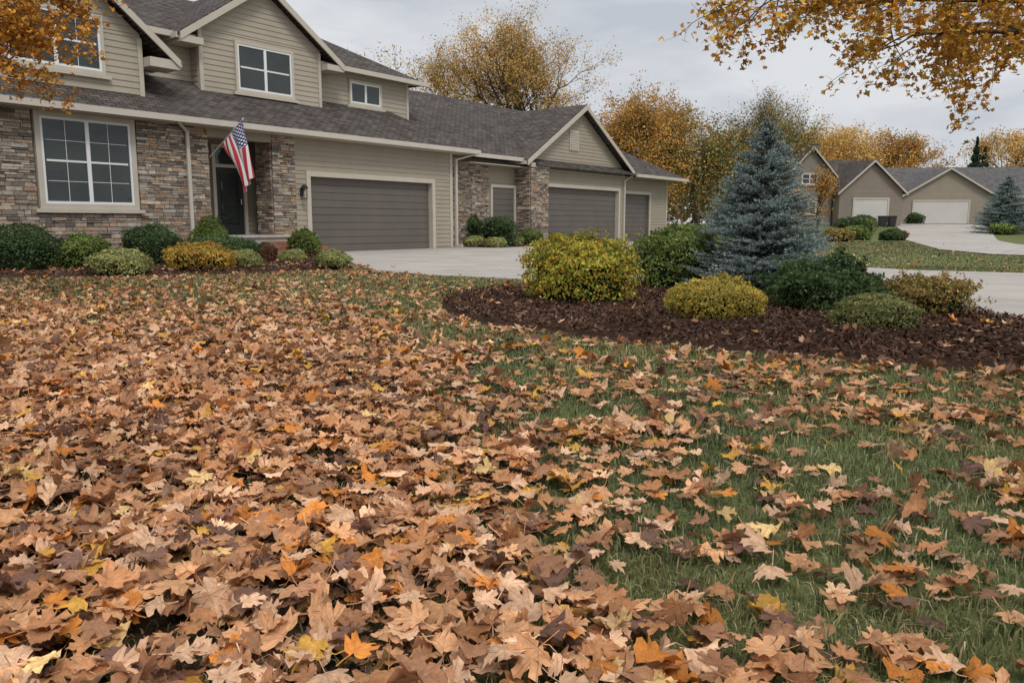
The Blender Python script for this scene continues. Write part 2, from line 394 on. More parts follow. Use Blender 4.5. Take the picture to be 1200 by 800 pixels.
def chips(P, n, ll, zb, name, label):
    P0 = np.array(P); lo = P0.min(0); hi = P0.max(0)
    q = lo+(hi-lo)*rng.random((n*2, 2)); q = q[inpoly(q[:,0], q[:,1], P)][:n]; n = len(q)
    pos = np.column_stack([q, zb+.05*rng.random(n)+.03*vnoise(q[:,0], q[:,1], 2.2, 8)])
    nn = rng.normal(size=(n, 3))*.55+np.array([0, 0, 1])
    V, F = rand_quads(pos, nn, ll*(.4+rng.random(n)), ll*.3*(.4+rng.random(n)))
    c, _ = palette(n, [(.095,.050,.032),(.045,.026,.019),(.135,.076,.048),(.19,.128,.09),(.07,.034,.022)], [4,3.5,2.3,.8,3])
    c = c*(.75+.5*vnoise(q[:,0], q[:,1], 1.5, 4))[:, None]
    o = mesh_np(name, V, F, m_chip, col=np.repeat(c, 4, 0))
    tag(o, label, 'mulch', kind='stuff')
chips(BED, 44000, .065, .05, 'mulch_chips', 'shredded dark bark chips covering the planting bed')
chips(HBED, 16000, .12, .05, 'mulch_chips', 'shredded bark chips along the house foundation')

# ------------------------------------------------------------------ maple leaves
half = [(0,1.0),(.06,.89),(.19,.85),(.18,.72),(.19,.55),(.30,.60),(.38,.71),(.47,.67),(.66,.67),(.58,.52),(.61,.42),(.49,.34),(.42,.26),(.53,.22),(.64,.12),(.51,.03),(.37,-.09),(.21,-.07),(.09,-.12),(0,-.02)]
halfL = [(0,1.0),(.17,.82),(.19,.56),(.42,.69),(.66,.66),(.44,.27),(.63,.12),(.3,-.09),(0,-.01)]
def leaf_variant(r, hi=True, curl=1.0):
    h = half if hi else halfL
    o = np.array(h+[(-x, y) for x, y in h[-2:0:-1]])
    o = o+r.normal(0, .02, o.shape)
    o[:,0] *= r.uniform(.85, 1.08)
    n = len(o); c = np.array([[0, .28]])
    rings = (.5, 1.0) if hi else (1.0,)
    P = [c]+[c+(o-c)*s for s in rings]
    P = np.concatenate(P)
    F = []
    for i in range(n):
        j = (i+1) % n; F.append((0, 1+i, 1+j))
        if hi: F += [(1+i, 1+n+i, 1+n+j), (1+i, 1+n+j, 1+j)]
    if hi:
        bx = r.normal(0, .1); k = len(P)
        P = np.concatenate([P, [(-.014,.0),(.014,.0),(bx*.5-.012,-.35),(bx*.5+.012,-.35),(bx-.014,-.68),(bx+.014,-.68)]])
        F += [(k,k+1,k+3),(k,k+3,k+2),(k+2,k+3,k+5),(k+2,k+5,k+4)]
    x = P[:,0]; y = P[:,1]-.35
    a = r.uniform(-.5,.7)*curl; b = r.uniform(-.35,.6)*curl; d = r.normal(0,.35)*curl
    th = np.arctan2(x, P[:,1]+1e-6); rr = np.sqrt(x*x+y*y)
    z = a*x*x+b*y*y+d*x*y+.13*curl*np.cos(th*360/42+math.pi)*rr*np.minimum(rr*2,1)*.6+curl*.06*np.sin(7*x+r.uniform(0,6))*rr+curl*.06*np.sin(6*y+r.uniform(0,6))*rr
    if hi: z[1+n:1+2*n] += r.normal(0,.035,n)
    V = np.column_stack([x, y, z])
    return V, np.array(F), P.copy()
lr = np.random.default_rng(3)
HI = [leaf_variant(lr, True, c) for c in (.4,.6,.8,1.0,1.2,1.5,1.8,2.5,.7,1.1,.9,2.1,3.0,1.35,.5,.65)]
LO = [leaf_variant(lr, False, c) for c in (.4,.7,1.0,1.3,1.6,2.2)]

LP = [(.57,.295,.145),(.66,.405,.245),(.34,.165,.085),(.17,.088,.062),(.64,.34,.06),(.58,.21,.04),(.70,.47,.20),(.45,.205,.09)]
LW = [32,22,17,9,4,5,2.5,18]
LNAME = ['tan-orange','pale tan','brown','dark purple-brown','golden yellow','bright orange','pale yellow','russet brown']

def density(x, y):
    n = vnoise(x, y, .9)-.5; n2 = vnoise(x, y, 2.6, 1); n3 = vnoise(x, y, .45, 2)-.5
    t = sstep((fedge(y)-x)/1.9+.55+.75*n+.3*(n2-.5))
    dn = np.interp(y, [0,4,6,8,10,13,17], [590,560,360,185,90,46,36])
    dn = dn*np.interp(y, [6,10], [1, .6])+dn*np.interp(y, [6,10], [0,.8])*n2
    base = np.interp(y, [0,3,5,7,12], [165,135,82,52,36])*(.3+1.45*np.clip(n2+n3*.8,0,1.3))
    return base+(dn-base)*t
def sample_leaves():
    n = 190000
    y = 1.0+rng.random(n)**.95*19; x = (rng.random(n)*2-1)*(.80*y+1.4)
    u = (y-1.0)/19; pdf = (1/.95)*u**(1/.95-1)/19/(2*(.80*y+1.4))
    acc = density(x, y)/(pdf*n)
    k = rng.random(n) < acc
    # thin scatter over the lawn beyond the driveway
    m = 700; x2 = rng.uniform(8, 24, m); y2 = rng.uniform(18, 44, m)
    return np.concatenate([x[k], x2]), np.concatenate([y[k], y2])
lx, ly = sample_leaves()
inb = inpoly(lx, ly, BED); inh = inpoly(lx, ly, HBED); ind = inpoly(lx, ly, DRIVE)
STR = [tuple(p) for p in sa]+[tuple(p) for p in sb[::-1]]
pr = np.where(inb, .06, np.where(inh, .3, np.where(ind, .02, 1.0)))
pr = np.where((lx > 5.5) & (ly > 12) & (ly < 20), pr*.12, pr)
pr = np.where(inpoly(lx, ly, STR), .05, pr)
fac = (((lx+6.78)*.8-(ly-27.2)*.6) < .2)
keep = (rng.random(len(lx)) < pr) & ~fac
lx, ly, inb, inh, ind = [a[keep] for a in (lx, ly, inb, inh, ind)]
n = len(lx)
dd = density(lx, ly)
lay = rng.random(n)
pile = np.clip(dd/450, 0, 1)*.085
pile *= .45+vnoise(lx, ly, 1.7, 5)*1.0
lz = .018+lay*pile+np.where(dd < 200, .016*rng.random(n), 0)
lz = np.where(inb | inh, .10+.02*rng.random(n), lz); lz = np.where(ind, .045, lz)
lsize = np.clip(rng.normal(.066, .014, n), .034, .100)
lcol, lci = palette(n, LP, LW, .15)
lcol *= ((.58+.42*np.clip(lay*1.5, 0, 1))*(.86+.28*vnoise(lx, ly, 1.3, 6)))[:, None]  # noise paints lit and dark patches of the heaps, and wet ones, into leaf colour
yaw = rng.random(n)*2*math.pi; tilt = rng.normal(0, .25, n)+np.where(rng.random(n) < .12, rng.normal(0,.7,n), 0); tdir = rng.random(n)*2*math.pi
flip = rng.random(n) < .35
def rotmats(yaw, tilt, tdir, flip):
    cz, sz = np.cos(yaw), np.sin(yaw); R1 = np.zeros((len(yaw), 3, 3)); R1[:,0,0]=cz; R1[:,0,1]=-sz; R1[:,1,0]=sz; R1[:,1,1]=cz; R1[:,2,2]=1
    f = np.where(flip, -1.0, 1.0); R1[:,:,2] *= f[:,None]; R1[:,:,0] *= f[:,None]
    ax = np.stack([np.cos(tdir), np.sin(tdir), np.zeros_like(tdir)], 1); c = np.cos(tilt); s = np.sin(tilt)
    K = np.zeros((len(yaw),3,3)); K[:,0,2]=ax[:,1]; K[:,1,2]=-ax[:,0]; K[:,2,0]=-ax[:,1]; K[:,2,1]=ax[:,0]
    R2 = np.eye(3)[None]+s[:,None,None]*K+(1-c)[:,None,None]*(K@K)
    return R2@R1
R = rotmats(yaw, tilt, tdir, flip)
Pos = np.stack([lx, ly, lz+.45*np.abs(np.sin(tilt))*lsize*.5], 1)
inview = (np.abs(lx) < .62*ly) & (ly > 1.66)
score = np.where(inview, lsize/np.hypot(ly, 1)*(.55+lay*.6), 0)
order = np.argsort(-score)[:300]
single = np.zeros(n, bool); single[order] = True
hi_me = []
for i, (v, f, uv) in enumerate(HI):
    hi_me.append(mesh_data('maple_leaf', v, f, m_leaf_obj, uv=uv, smooth=True))
for k, i in enumerate(order):
    o = bpy.data.objects.new('maple_leaf', hi_me[k % len(hi_me)])
    mm = np.eye(4); mm[:3,:3] = R[i]*lsize[i]; mm[:3,3] = Pos[i]
    o.matrix_world = Matrix(mm.tolist())
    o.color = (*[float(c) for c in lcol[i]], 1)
    COL.objects.link(o)
    tag(o, LNAME[lci[i]]+' fallen maple leaf lying on the lawn', 'leaf', group='fallen maple leaves on the lawn')

def bake_leaves(idx, variants, R, Pos, size, col):
    Vs, Fs, Cs, Us = [], [], [], []; off = 0
    which = rng.integers(0, len(variants), len(idx))
    for vi, (v, f, uv) in enumerate(variants):
        s = idx[which == vi]
        if len(s) == 0: continue
        W = np.einsum('nij,vj->nvi', R[s]*size[s][:, None, None], v)+Pos[s][:, None, :]
        m = len(v)
        Vs.append(W.reshape(-1, 3)); Fs.append((f[None]+(np.arange(len(s))*m)[:, None, None]).reshape(-1, 3)+off)
        Cs.append(np.repeat(col[s], m, 0)); Us.append(np.tile(uv, (len(s), 1))); off += len(s)*m
    return np.concatenate(Vs), np.concatenate(Fs), np.concatenate(Cs), np.concatenate(Us)
rest = np.where(~single)[0]
near = rest[ly[rest] < 5.0]; far = rest[ly[rest] >= 5.0]
print('leaves', n, len(near), len(far))
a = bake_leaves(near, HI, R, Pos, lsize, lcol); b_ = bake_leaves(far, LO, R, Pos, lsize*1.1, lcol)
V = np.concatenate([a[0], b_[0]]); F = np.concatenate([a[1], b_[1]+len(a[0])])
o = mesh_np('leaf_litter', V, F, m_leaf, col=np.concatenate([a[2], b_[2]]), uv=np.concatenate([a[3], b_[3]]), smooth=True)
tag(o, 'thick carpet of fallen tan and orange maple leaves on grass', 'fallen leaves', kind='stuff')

# ------------------------------------------------------------------ grass blades
def grass():
    n = 420000
    y = 1.2+rng.random(n)**1.9*17.5; x = (rng.random(n)*2-1)*(.72*y+.6)
    u = (y-1.2)/17.5; pdf = (1/1.9)*u**(1/1.9-1)/17.5/(2*(.72*y+.6))
    tgt = np.clip(6000*(3/np.maximum(y, 2.6))**1.70, 0, 6500)*(.22+.78*(1-sstep((fedge(y)-x)/1.2+.0)*sstep((9-y)/3)))*(.35+1.2*vnoise(x, y, 3, 9))
    k = rng.random(n) < tgt/(pdf*n)
    x = x[k]; y = y[k]
    m = 30000; x2 = rng.uniform(7.6, 24, m); y2 = rng.uniform(15, 42, m); s = ~inpoly(x2, y2, STR)
    x = np.concatenate([x, x2[s]]); y = np.concatenate([y, y2[s]])
    bad = inpoly(x, y, BED) | inpoly(x, y, HBED) | inpoly(x, y, DRIVE)
    x = x[~bad]; y = y[~bad]; n = len(x); print('blades', n)
    Ln = rng.uniform(.022, .062, n)*(.65+.7*vnoise(x, y, 4, 3)); W = rng.uniform(.0011, .0026, n)*np.maximum(1, y/2.8)
    th = rng.random(n)*2*math.pi; lean = rng.uniform(.2, 1.3, n)
    d = np.stack([np.cos(th), np.sin(th), np.zeros(n)], 1); side = np.stack([-np.sin(th+rng.normal(0,.8,n)), np.cos(th), np.zeros(n)], 1)
    p = np.stack([x, y, np.zeros(n)], 1); up = np.array([0, 0, 1.0])
    p1 = p+up*(Ln*.6)[:, None]+d*(Ln*lean*.25)[:, None]; p2 = p+up*(Ln*(1-.35*lean))[:, None]+d*(Ln*lean*.85)[:, None]
    V = np.stack([p-side*W[:, None], p+side*W[:, None], p1-side*(W*.8)[:, None], p1+side*(W*.8)[:, None], p2], 1).reshape(-1, 3)
    base = np.array([[0,1,3],[0,3,2],[2,3,4]]); F = (base[None]+(np.arange(n)*5)[:, None, None]).reshape(-1, 3)
    c, _ = palette(n, [(.170,.195,.080),(.125,.152,.060),(.225,.236,.115),(.36,.31,.19),(.082,.105,.042)], [5,4,3.2,1.6,2.7], .22)
    dry = vnoise(x, y, .8, 12)[:, None]; c = c*(.8+.35*dry)*np.where(dry > .5, np.array([[1.14,1.0,.97]]), 1.0)
    o = mesh_np('grass', V, F, m_blade, col=np.repeat(c, 5, 0))
    tag(o, 'short green lawn grass poking up between leaves', 'grass', kind='stuff')
grass()

# ------------------------------------------------------------------ house kit
def fn(v): return v if callable(v) else (lambda z: v)
def siding(b, xl, xr, z0, z1, y, course=.17, axis='x'):
    xl = fn(xl); xr = fn(xr); z = z0
    while z < z1-.004:
        zt = min(z+course, z1)
        l0, r0, l1, r1 = xl(z), xr(z), xl(zt), xr(zt)
        if r0-l0 < .03: break
        if r1 < l1: l1 = r1 = (l1+r1)/2
        if axis == 'x': P = lambda t, d, zz: (t, y-d, zz)
        else: P = lambda t, d, zz: (y-d, t, zz)
        b.add([P(l0,.022,z), P(r0,.022,z), P(r1,.002,zt), P(l1,.002,zt)], [(0,1,2,3)])
        b.add([P(l0,-.01,z), P(r0,-.01,z), P(r0,.022,z), P(l0,.022,z)], [(0,1,2,3)])
        z = zt
SC = [(.37,.29,.21),(.23,.185,.145),(.46,.38,.29),(.15,.125,.11),(.34,.23,.155),(.38,.34,.29),(.27,.225,.18)]
def stones(b, t0, t1, z0, z1, y, axis='x', sc=.85):
    z = z0
    while z < z1-.02:
        h = random.choice([.06,.08,.10,.13])*sc; zt = min(z+h, z1)
        t = t0
        while t < t1-.01:
            l = random.uniform(.14,.48)*sc; te = min(t+l, t1)
            if t1-te < .06: te = t1
            d = random.uniform(.015,.06); c = random.choice(SC); k = random.uniform(.75,1.2); c = tuple(q*k for q in c)
            g = .006
            if axis == 'x': b.box(t+g, te-g, y-d, y+.01, z+g, zt-g, c)
            else: b.box(y-d, y+.01, t+g, te-g, z+g, zt-g, c)
            t = te
        z = zt
def window(parent, x0, x1, z0, z1, y, sashes=2, cols=2, rows=2, tw=.11, sill=True, meet=True):
    t = B()
    t.box(x0, x1, y-.08, y+.02, z1-tw, z1); t.box(x0, x1, y-.08, y+.02, z0, z0+tw)
    t.box(x0, x0+tw, y-.08, y+.02, z0+tw, z1-tw); t.box(x1-tw, x1, y-.08, y+.02, z0+tw, z1-tw)
    if sill: t.box(x0-.12, x1+.12, y-.13, y+.01, z0-.10, z0-.002)
    wo = t.make('window', m_trim, parent)
    f = B(); a0, a1, c0, c1 = x0+tw, x1-tw, z0+tw, z1-tw; fw = .06
    f.box(a0, a1, y-.065, y+.01, c1-fw, c1); f.box(a0, a1, y-.065, y+.01, c0, c0+fw)
    f.box(a0, a0+fw, y-.065, y+.01, c0+fw, c1-fw); f.box(a1-fw, a1, y-.065, y+.01, c0+fw, c1-fw)
    W = (a1-a0-2*fw)/sashes
    for s in range(sashes):
        s0 = a0+fw+s*W; s1 = s0+W
        if s: f.box(s0-.05, s0+.05, y-.063, y+.01, c0+fw, c1-fw)
        if meet: f.box(s0+.05, s1-.05, y-.056, y+.01, (c0+c1)/2-.025, (c0+c1)/2+.025)
        for k in range(1, cols):
            xx = s0+W*k/cols; f.box(xx-.006, xx+.006, y-.050, y+.01, c0+fw, c1-fw)
        for k in range(1, rows*(2 if meet else 1)):
            if meet and k == rows: continue
            zz = c0+fw+(c1-c0-2*fw)*k/(rows*(2 if meet else 1)); f.box(s0+.05, s1-.05, y-.048, y+.01, zz-.006, zz+.006)
    f.make('frame', m_white, wo)
    gl = B(); gl.box(a0+.01, a1-.01, y-.036, y-.028, c0+.01, c1-.01); gl.make('glass', m_glass, wo)
    return wo
def door_frame(x0, x1, z1, y, parent, mat, tw=.17, z0=.03):
    b = B()
    b.box(x0-tw, x0, y-.05, y+.2, z0, z1); b.box(x1, x1+tw, y-.05, y+.2, z0, z1); b.box(x0-tw, x1+tw, y-.052, y+.2, z1, z1+tw)
    return b.make('frame', mat, parent)
def garage_door(parent, x0, x1, z1, y, mat=None, z0=.03, fy=None, fm=None, tw=.17):
    b = B(); n = 10; H = (z1-z0)/n
    b.box(x0, x1, y+.03, y+.06, z0, z1)
    for i in range(n):
        g = .014 if i % 5 else .022
        b.box(x0+.004, x1-.004, y, y+.03, z0+i*H+g/2, z0+(i+1)*H-g/2)
    o = b.make('garage_door', mat or m_door, parent)
    if fy is not None: door_frame(x0, x1, z1, fy, o, fm or m_trim, tw)
    return o

HX, HY = -6.78, 27.2; HR = math.atan2(.8, .6)
house = empty('house', (HX, HY, 0), HR)
tag(house, 'large two-storey taupe house with stone front and attached garages', 'house')

b = B()
b.box(-13, -3.78, .02, 9, 0, 3.93)
b.box(-1.48, -.6, .02, .78, .0, 3.9)
b.box(-3.78, 7.2, 1.52, 9, 0, 3.9)
b.box(7.2, 12.4, .62, 9, 0, 3.7)
b.box(12.32, 13.7, -.28, .6, 0, 3.6)
b.make('wall', m_mortar, house)['label'] = 'mortar backing of the stone walls'
b = B()
siding(b, -.6, -.17, .1, 2.74, 0); siding(b, 6.2, 7.2, .1, 2.74, 0); siding(b, -.6, 7.2, 2.745, 3.84, 0)
b.box(-.6, -.003, .0, .25, 0, 2.57); b.box(6.003, 7.2, .0, .25, 0, 2.57); b.box(-.6, 7.2, .001, .25, 2.575, 3.84)
siding(b, .25, 9, .1, 3.84, 7.2, axis='y')
siding(b, 7.2, 12.4, .1, 3.8, .6)
siding(b, -3.75, -.6, .6, 3.8, 1.5)
siding(b, -3.75, -1.5, 3.55, 3.84, 0); b.box(-3.75, -1.5, .001, .3, 3.55, 3.84)
gl = lambda z: max(12.35, 16.9-(6.62-z)/.59+.05); gr = lambda z: min(21.5, 16.9+(6.62-z)/.59-.05)
siding(b, 13.7, 21.5, 2.92, 3.72, 0); siding(b, gl, gr, 3.72, 6.6, -.003)
siding(b, 21.07, 21.5, .1, 2.92, 0)
b.box(13.7, 13.897, .001, .25, 0, 2.74); b.box(20.903, 21.5, .001, .25, 0, 2.74)
b.prism([(13.7,2.745),(21.5,2.745),(21.5,3.7),(16.9,6.5),(12.4,3.72),(13.7,3.72)], .002, .25)
b.box(21.3, 21.5, .25, 6, 0, 3.7)
siding(b, 25.3, 27.4, .1, 3.5, .3); siding(b, 21.5, 27.4, 2.87, 3.5, .3); b.box(21.5, 21.9, .301, .5, 0, 2.87); b.box(25.1, 27.4, .301, .5, 0, 2.87)
b.box(21.5, 27.4, .301, .5, 2.7, 3.5); b.box(27.2, 27.4, .5, 10, 0, 3.6)
siding(b, .6, 10.5, .1, 3.6, 27.42, axis='y')
b.make('wall', m_siding, house)['label'] = 'taupe lap siding of the ground floor'
b = B()
siding(b, -2.9, 1.85, 4.6, 7.05, 1.5); siding(b, lambda z: -.525-(8.66-z)/.67, lambda z: -.525+(8.66-z)/.67, 7.05, 8.6, 1.5)
b.prism([(-2.9,4),(1.85,4),(1.85,7.05),(-.525,8.6),(-2.9,7.05)], 1.502, 5)
siding(b, 1.5, 2.2, 4.4, 7.0, -2.9, axis='y')
siding(b, 1.85, 6.8, 4.6, 6.75, 2.0); siding(b, -5.4, -2.9, 4.9, 6.75, 2.0)
b.box(-13, 6.8, 2.002, 9, 3.9, 6.72)
siding(b, -11.65, -5.35, 4.4, 6.2, .5); siding(b, lambda z: -8.5-(8.72-z)/.8, lambda z: -8.5+(8.72-z)/.8, 6.2, 8.6, .5)
b.prism([(-11.65,4),(-5.35,4),(-5.35,6.2),(-8.5,8.68),(-11.65,6.2)], .502, 5)
b.make('wall', m_siding_up, house)['label'] = 'beige lap siding of the upper storey'
b = B()
stones(b, -13, -8.6, 0, 3.85, 0); stones(b, -5.93, -3.75, 0, 3.85, 0); stones(b, -8.6, -5.93, 0, 1.28, 0)
stones(b, -1.5, -.6, 0, 3.84, 0); stones(b, 0.02, .8, 0, 3.84, -1.5, 'y')
stones(b, 12.3, 13.7, 0, 3.55, -.3); stones(b, -.28, .6, 0, 3.55, 12.3, 'y')
stones(b, 7.3, 10.3, 0, 3.5, .58)
b.make('stone_wall', m_stone, house)

for (x0,x1,y0,y1,z0,z1) in [(7.08,7.23,-.035,.12,.05,3.84),(21.38,21.53,-.04,.1,.05,3.7),(27.3,27.45,.26,.45,.05,3.5),(1.75,1.87,1.46,1.6,4.6,7.0),(-2.93,-2.8,1.46,1.6,4.6,7.0),(6.7,6.83,1.96,2.1,4.6,6.75),(-5.45,-5.32,.46,.6,4.4,6.1)]:
    B().box(x0,x1,y0,y1,z0,z1).make('corner_board', m_trim, house)
B().box(-13, 7.1, -.06, .0, 3.842, 3.95).make('frieze_board', m_trim, house)
B().box(12.25, 13.75, -.38, -.25, 3.55, 3.75).make('pier_cap', m_trim, house)
B().box(-13.3, 8.25, -.5, .4, 3.80, 3.838).make('soffit', m_trim, house)
B().box(8.25, 28.3, -.1, .6, 3.52, 3.55).make('soffit', m_trim, house)
B().box(1.85, 7.35, 1.72, 2.2, 6.66, 6.69).make('soffit', m_trim, house)
B().box(-5.4, -2.9, 1.72, 2.2, 6.66, 6.69).make('soffit', m_trim, house)
B().box(-3.75, -.6, .3, 1.5, 3.7, 3.74).make('porch_ceiling', m_trim, house)

# roofs
b = B()
b.slab([(-13.3,-.5,3.97),(8.3,-.5,3.97),(5.0,2.8,5.917),(-13.3,2.8,5.917)], .1)
b.slab([(8.3,-.5,3.97),(8.3,10.5,3.97),(5.0,7.2,5.917),(5.0,2.8,5.917)], .1)
zf = lambda y: 3.92+.566*(y+.1)
b.slab([(7.8,-.1,zf(-.1)),(12.6,-.1,zf(-.1)),(12.6,-.5,zf(-.5)),(28.4,-.5,zf(-.5)),(21.9,6,zf(6)),(7.0,6,zf(6)),(7.0,1.2,zf(1.2)),(7.8,1.2,zf(1.2))], .1)
b.slab([(28.4,-.5,zf(-.5)),(28.4,12.5,zf(-.5)),(21.9,6,zf(6))], .1)
b.slab([(7.0,6,zf(6)),(21.9,6,zf(6)),(28.4,12.5,zf(-.5)),(7.0,12.5,zf(-.5))], .1)
def gable_roof(b, xc, zt, slope, half_, y0, y1):
    for sgn in (-1, 1):
        x1 = xc+sgn*half_; z1 = zt-slope*half_
        p = [(xc,y0,zt),(x1,y0,z1),(x1,y1,z1),(xc,y1,zt)]
        if sgn < 0: p = p[::-1]
        b.slab(p, .1)
gable_roof(b, 16.9, 6.80, .59, 5.05, -.42, 5.4)
b.slab([(-13.5,1.6,6.74),(7.5,1.6,6.74),(3.6,5.5,8.9),(-13.5,5.5,8.9)], .1)
b.slab([(7.5,1.6,6.74),(7.5,9.4,6.74),(3.6,5.5,8.9)], .1)
b.slab([(-13.5,5.5,8.9),(3.6,5.5,8.9),(7.5,9.4,6.74),(-13.5,9.4,6.74)], .1)
gable_roof(b, -.525, 8.87, .67, 3.25, 1.16, 5.5)
gable_roof(b, -8.5, 8.94, .8, 4.15, .12, 5.5)
roof = b.make('roof', m_shingle, house)
def rake(xc, zt, slope, half_, y, parent, mat, th=.24, dep=.05, ret=None):
    b = B()
    for sgn in (-1, 1):
        x1 = xc+sgn*half_; z1 = zt-slope*half_
        b.prism([(xc, zt-.02), (x1, z1-.02), (x1, z1-th), (xc, zt-th)], y-dep, y)
    b.make('bargeboard', mat, parent)
rake(-.525, 8.85, .67, 3.2, 1.16, roof, m_trim); rake(-8.5, 8.92, .8, 4.1, .12, roof, m_trim); rake(16.9, 6.78, .59, 5.0, -.42, roof, m_trim)
for q in [(1.9,2.68,1.14,1.9,6.42,6.62),(-3.72,-2.95,1.14,1.9,6.42,6.62),(-5.3,-4.4,.12,.9,5.35,5.6)]: B().box(*q).make('eave_return', m_trim, roof)
for q in [(-13.3,8.36,-.62,-.5,3.82,3.985),(8.3,8.42,-.5,6,3.822,3.98),(8.45,11.95,-.22,-.1,3.76,3.925),(21.95,28.5,-.62,-.5,3.53,3.695),(1.9,7.6,1.49,1.6,6.58,6.75),(-5.0,-3.0,1.49,1.6,6.58,6.75),
          (11.78,11.88,-.4,.6,3.64,3.8),(21.93,22.03,-.38,-.1,3.64,3.8),(-3.82,-3.72,1.2,3.2,6.52,6.68),(2.68,2.78,1.2,1.6,6.52,6.68),(-4.42,-4.32,.15,1.8,5.46,5.62)]:
    B().box(*q).make('gutter', m_gutter, roof)
def downspout(x, y, z0, z1, gx, gy, gzz):
    b = B(); b.box(x-.05, x+.05, y-.04, y+.04, z0, z1-.25)
    b.tube((x, y, z1-.28), (gx, gy, gzz), .045, n=8); b.box(x-.055, x+.055, y-.3, y+.04, z0-.06, z0+.03)
    return b.make('downspout', m_gutter, house)
downspout(-4.45, -.1, .12, 3.9, -5.0, -.56, 3.84)
downspout(7.4, -.08, .12, 3.85, 8.25, -.52, 3.84)
downspout(21.42, -.1, .12, 3.6, 21.95, -.4, 3.66)
window(house, -8.55, -5.98, 1.38, 3.8, 0, 2, 2, 2, .13)
window(house, -1.66, .65, 5.24, 6.85, 1.5, 2, 1, 1, .09)
window(house, 3.6, 5.3, 5.48, 6.42, 2.0, 2, 1, 1, .08, meet=False)
window(house, -8.9, -6.4, 4.95, 6.5, .5, 2, 2, 1, .09)
garage_door(house, 0, 6.0, 2.57, .17, fy=0); garage_door(house, 13.9, 20.9, 2.74, .17, fy=0); garage_door(house, 21.95, 25.1, 2.66, .44, fy=.3); garage_door(house, 10.5, 12.1, 2.6, .50, fy=.51, tw=.13)
b = B(); b.box(15.95, 16.75, -.06, 0, 4.55, 5.55)
for i in range(8): b.box(16.02, 16.68, -.085, -.06, 4.62+i*.11, 4.69+i*.11)
b.make('gable_vent', m_trim, house)
b = B(); b.box(-2.62, -1.62, 1.42, 1.5, .6, 2.78); e = b.make('door', m_dark, house)
b = B(); b.box(-2.45, -1.8, 1.39, 1.41, 1.0, 2.6); b.make('glass', m_glass, e)
b = B(); b.box(-2.74, -2.63, 1.36, 1.5, .6, 3.5); b.box(-1.61, -1.5, 1.36, 1.5, .6, 3.5); b.box(-2.63, -1.61, 1.36, 1.5, 2.79, 2.89); b.box(-2.63, -1.61, 1.36, 1.5, 3.4, 3.5); b.make('frame', m_trim, e)
b = B(); b.box(-2.62, -1.62, 1.42, 1.46, 2.9, 3.39); b.make('transom', m_glass, e)
b = B(); b.tube((-1.74,1.36,1.62), (-1.74,1.36,1.8), .015); b.tube((-1.74,1.42,1.7), (-1.74,1.36,1.7), .012); b.make('handle', m_metal, e)
b = B(); b.box(-3.74, -.62, -.9, 1.5, .0, .58); b.box(-3.8, -.56, -.96, 1.5, .582, .64); b.make('porch', m_porch, house)
b = B()
for i in range(3): b.box(-2.7, -.75, -1.35-.36*i, -.97-.36*i if i else -.97, 0, .46-.15*i)
b.make('step', m_brickred, house)
def lantern(x, y, z):
    b = B(); b.box(x-.06, x+.06, y-.05, y, z-.05, z+.2); b.box(x-.08, x+.08, y-.24, y-.05, z+.19, z+.22)
    b.prism([(x-.09,z+.22),(x+.09,z+.22),(x,z+.32)], y-.25, y-.06)
    for dx in (-.065,.055):
        for dy in (-.22,-.09): b.box(x+dx, x+dx+.012, y+dy, y+dy+.012, z-.12, z+.19)
    b.box(x-.07, x+.07, y-.23, y-.07, z-.14, z-.12)
    o = b.make('wall_lamp', m_dark, house)
    c = B(); c.tube((x, y-.15, z-.11), (x, y-.15, z+.12), .03); c.make('lamp_glass', m_trim, o)
lantern(-.40, -.05, 1.95)

# ------------------------------------------------------------------ flag
def mat_flag():
    m, nt, p = new_mat('flag_cloth'); N = nt.nodes; L = nt.links
    uv = N.new('ShaderNodeUVMap'); uv.uv_map = 'UVMap'; s = N.new('ShaderNodeSeparateXYZ'); L.new(uv.outputs[0], s.inputs[0])
    def math_(op, a, b=None):
        n = N.new('ShaderNodeMath'); n.operation = op
        for i, v in enumerate((a, b)):
            if v is None: continue
            if isinstance(v, (int, float)): n.inputs[i].default_value = v
            else: L.new(v, n.inputs[i])
        return n.outputs[0]
    u, v = s.outputs['X'], s.outputs['Y']
    st = math_('MODULO', math_('FLOOR', math_('MULTIPLY', v, 13)), 2)
    mx = N.new('ShaderNodeMix'); mx.data_type = 'RGBA'; mx.inputs['A'].default_value = (.42,.02,.035,1); mx.inputs['B'].default_value = (.66,.65,.63,1); L.new(st, mx.inputs['Factor'])
    can = math_('MULTIPLY', math_('LESS_THAN', u, .4), math_('LESS_THAN', v, 7/13))
    gx = math_('MULTIPLY', u, 6/.4); gy = math_('MULTIPLY', v, 5/(7/13))
    def dots(ox, oy):
        fx = math_('SUBTRACT', math_('FRACT', math_('ADD', gx, ox)), .5); fy = math_('SUBTRACT', math_('FRACT', math_('ADD', gy, oy)), .5)
        return math_('LESS_THAN', math_('ADD', math_('MULTIPLY', fx, fx), math_('MULTIPLY', fy, fy)), .05)
    star = math_('MAXIMUM', dots(0, 0), dots(.5, .5))
    m2 = N.new('ShaderNodeMix'); m2.data_type = 'RGBA'; m2.inputs['A'].default_value = (.015,.025,.11,1); m2.inputs['B'].default_value = (.7,.7,.7,1); L.new(star, m2.inputs['Factor'])
    m3 = N.new('ShaderNodeMix'); m3.data_type = 'RGBA'; L.new(can, m3.inputs['Factor']); L.new(mx.outputs['Result'], m3.inputs['A']); L.new(m2.outputs['Result'], m3.inputs['B'])
    L.new(m3.outputs['Result'], p.inputs['Base Color']); p.inputs['Roughness'].default_value = .7
    return m
flag = empty('flag', (HX, HY, 0), HR)
tag(flag, 'United States flag hanging limp from an angled porch pole', 'flag')
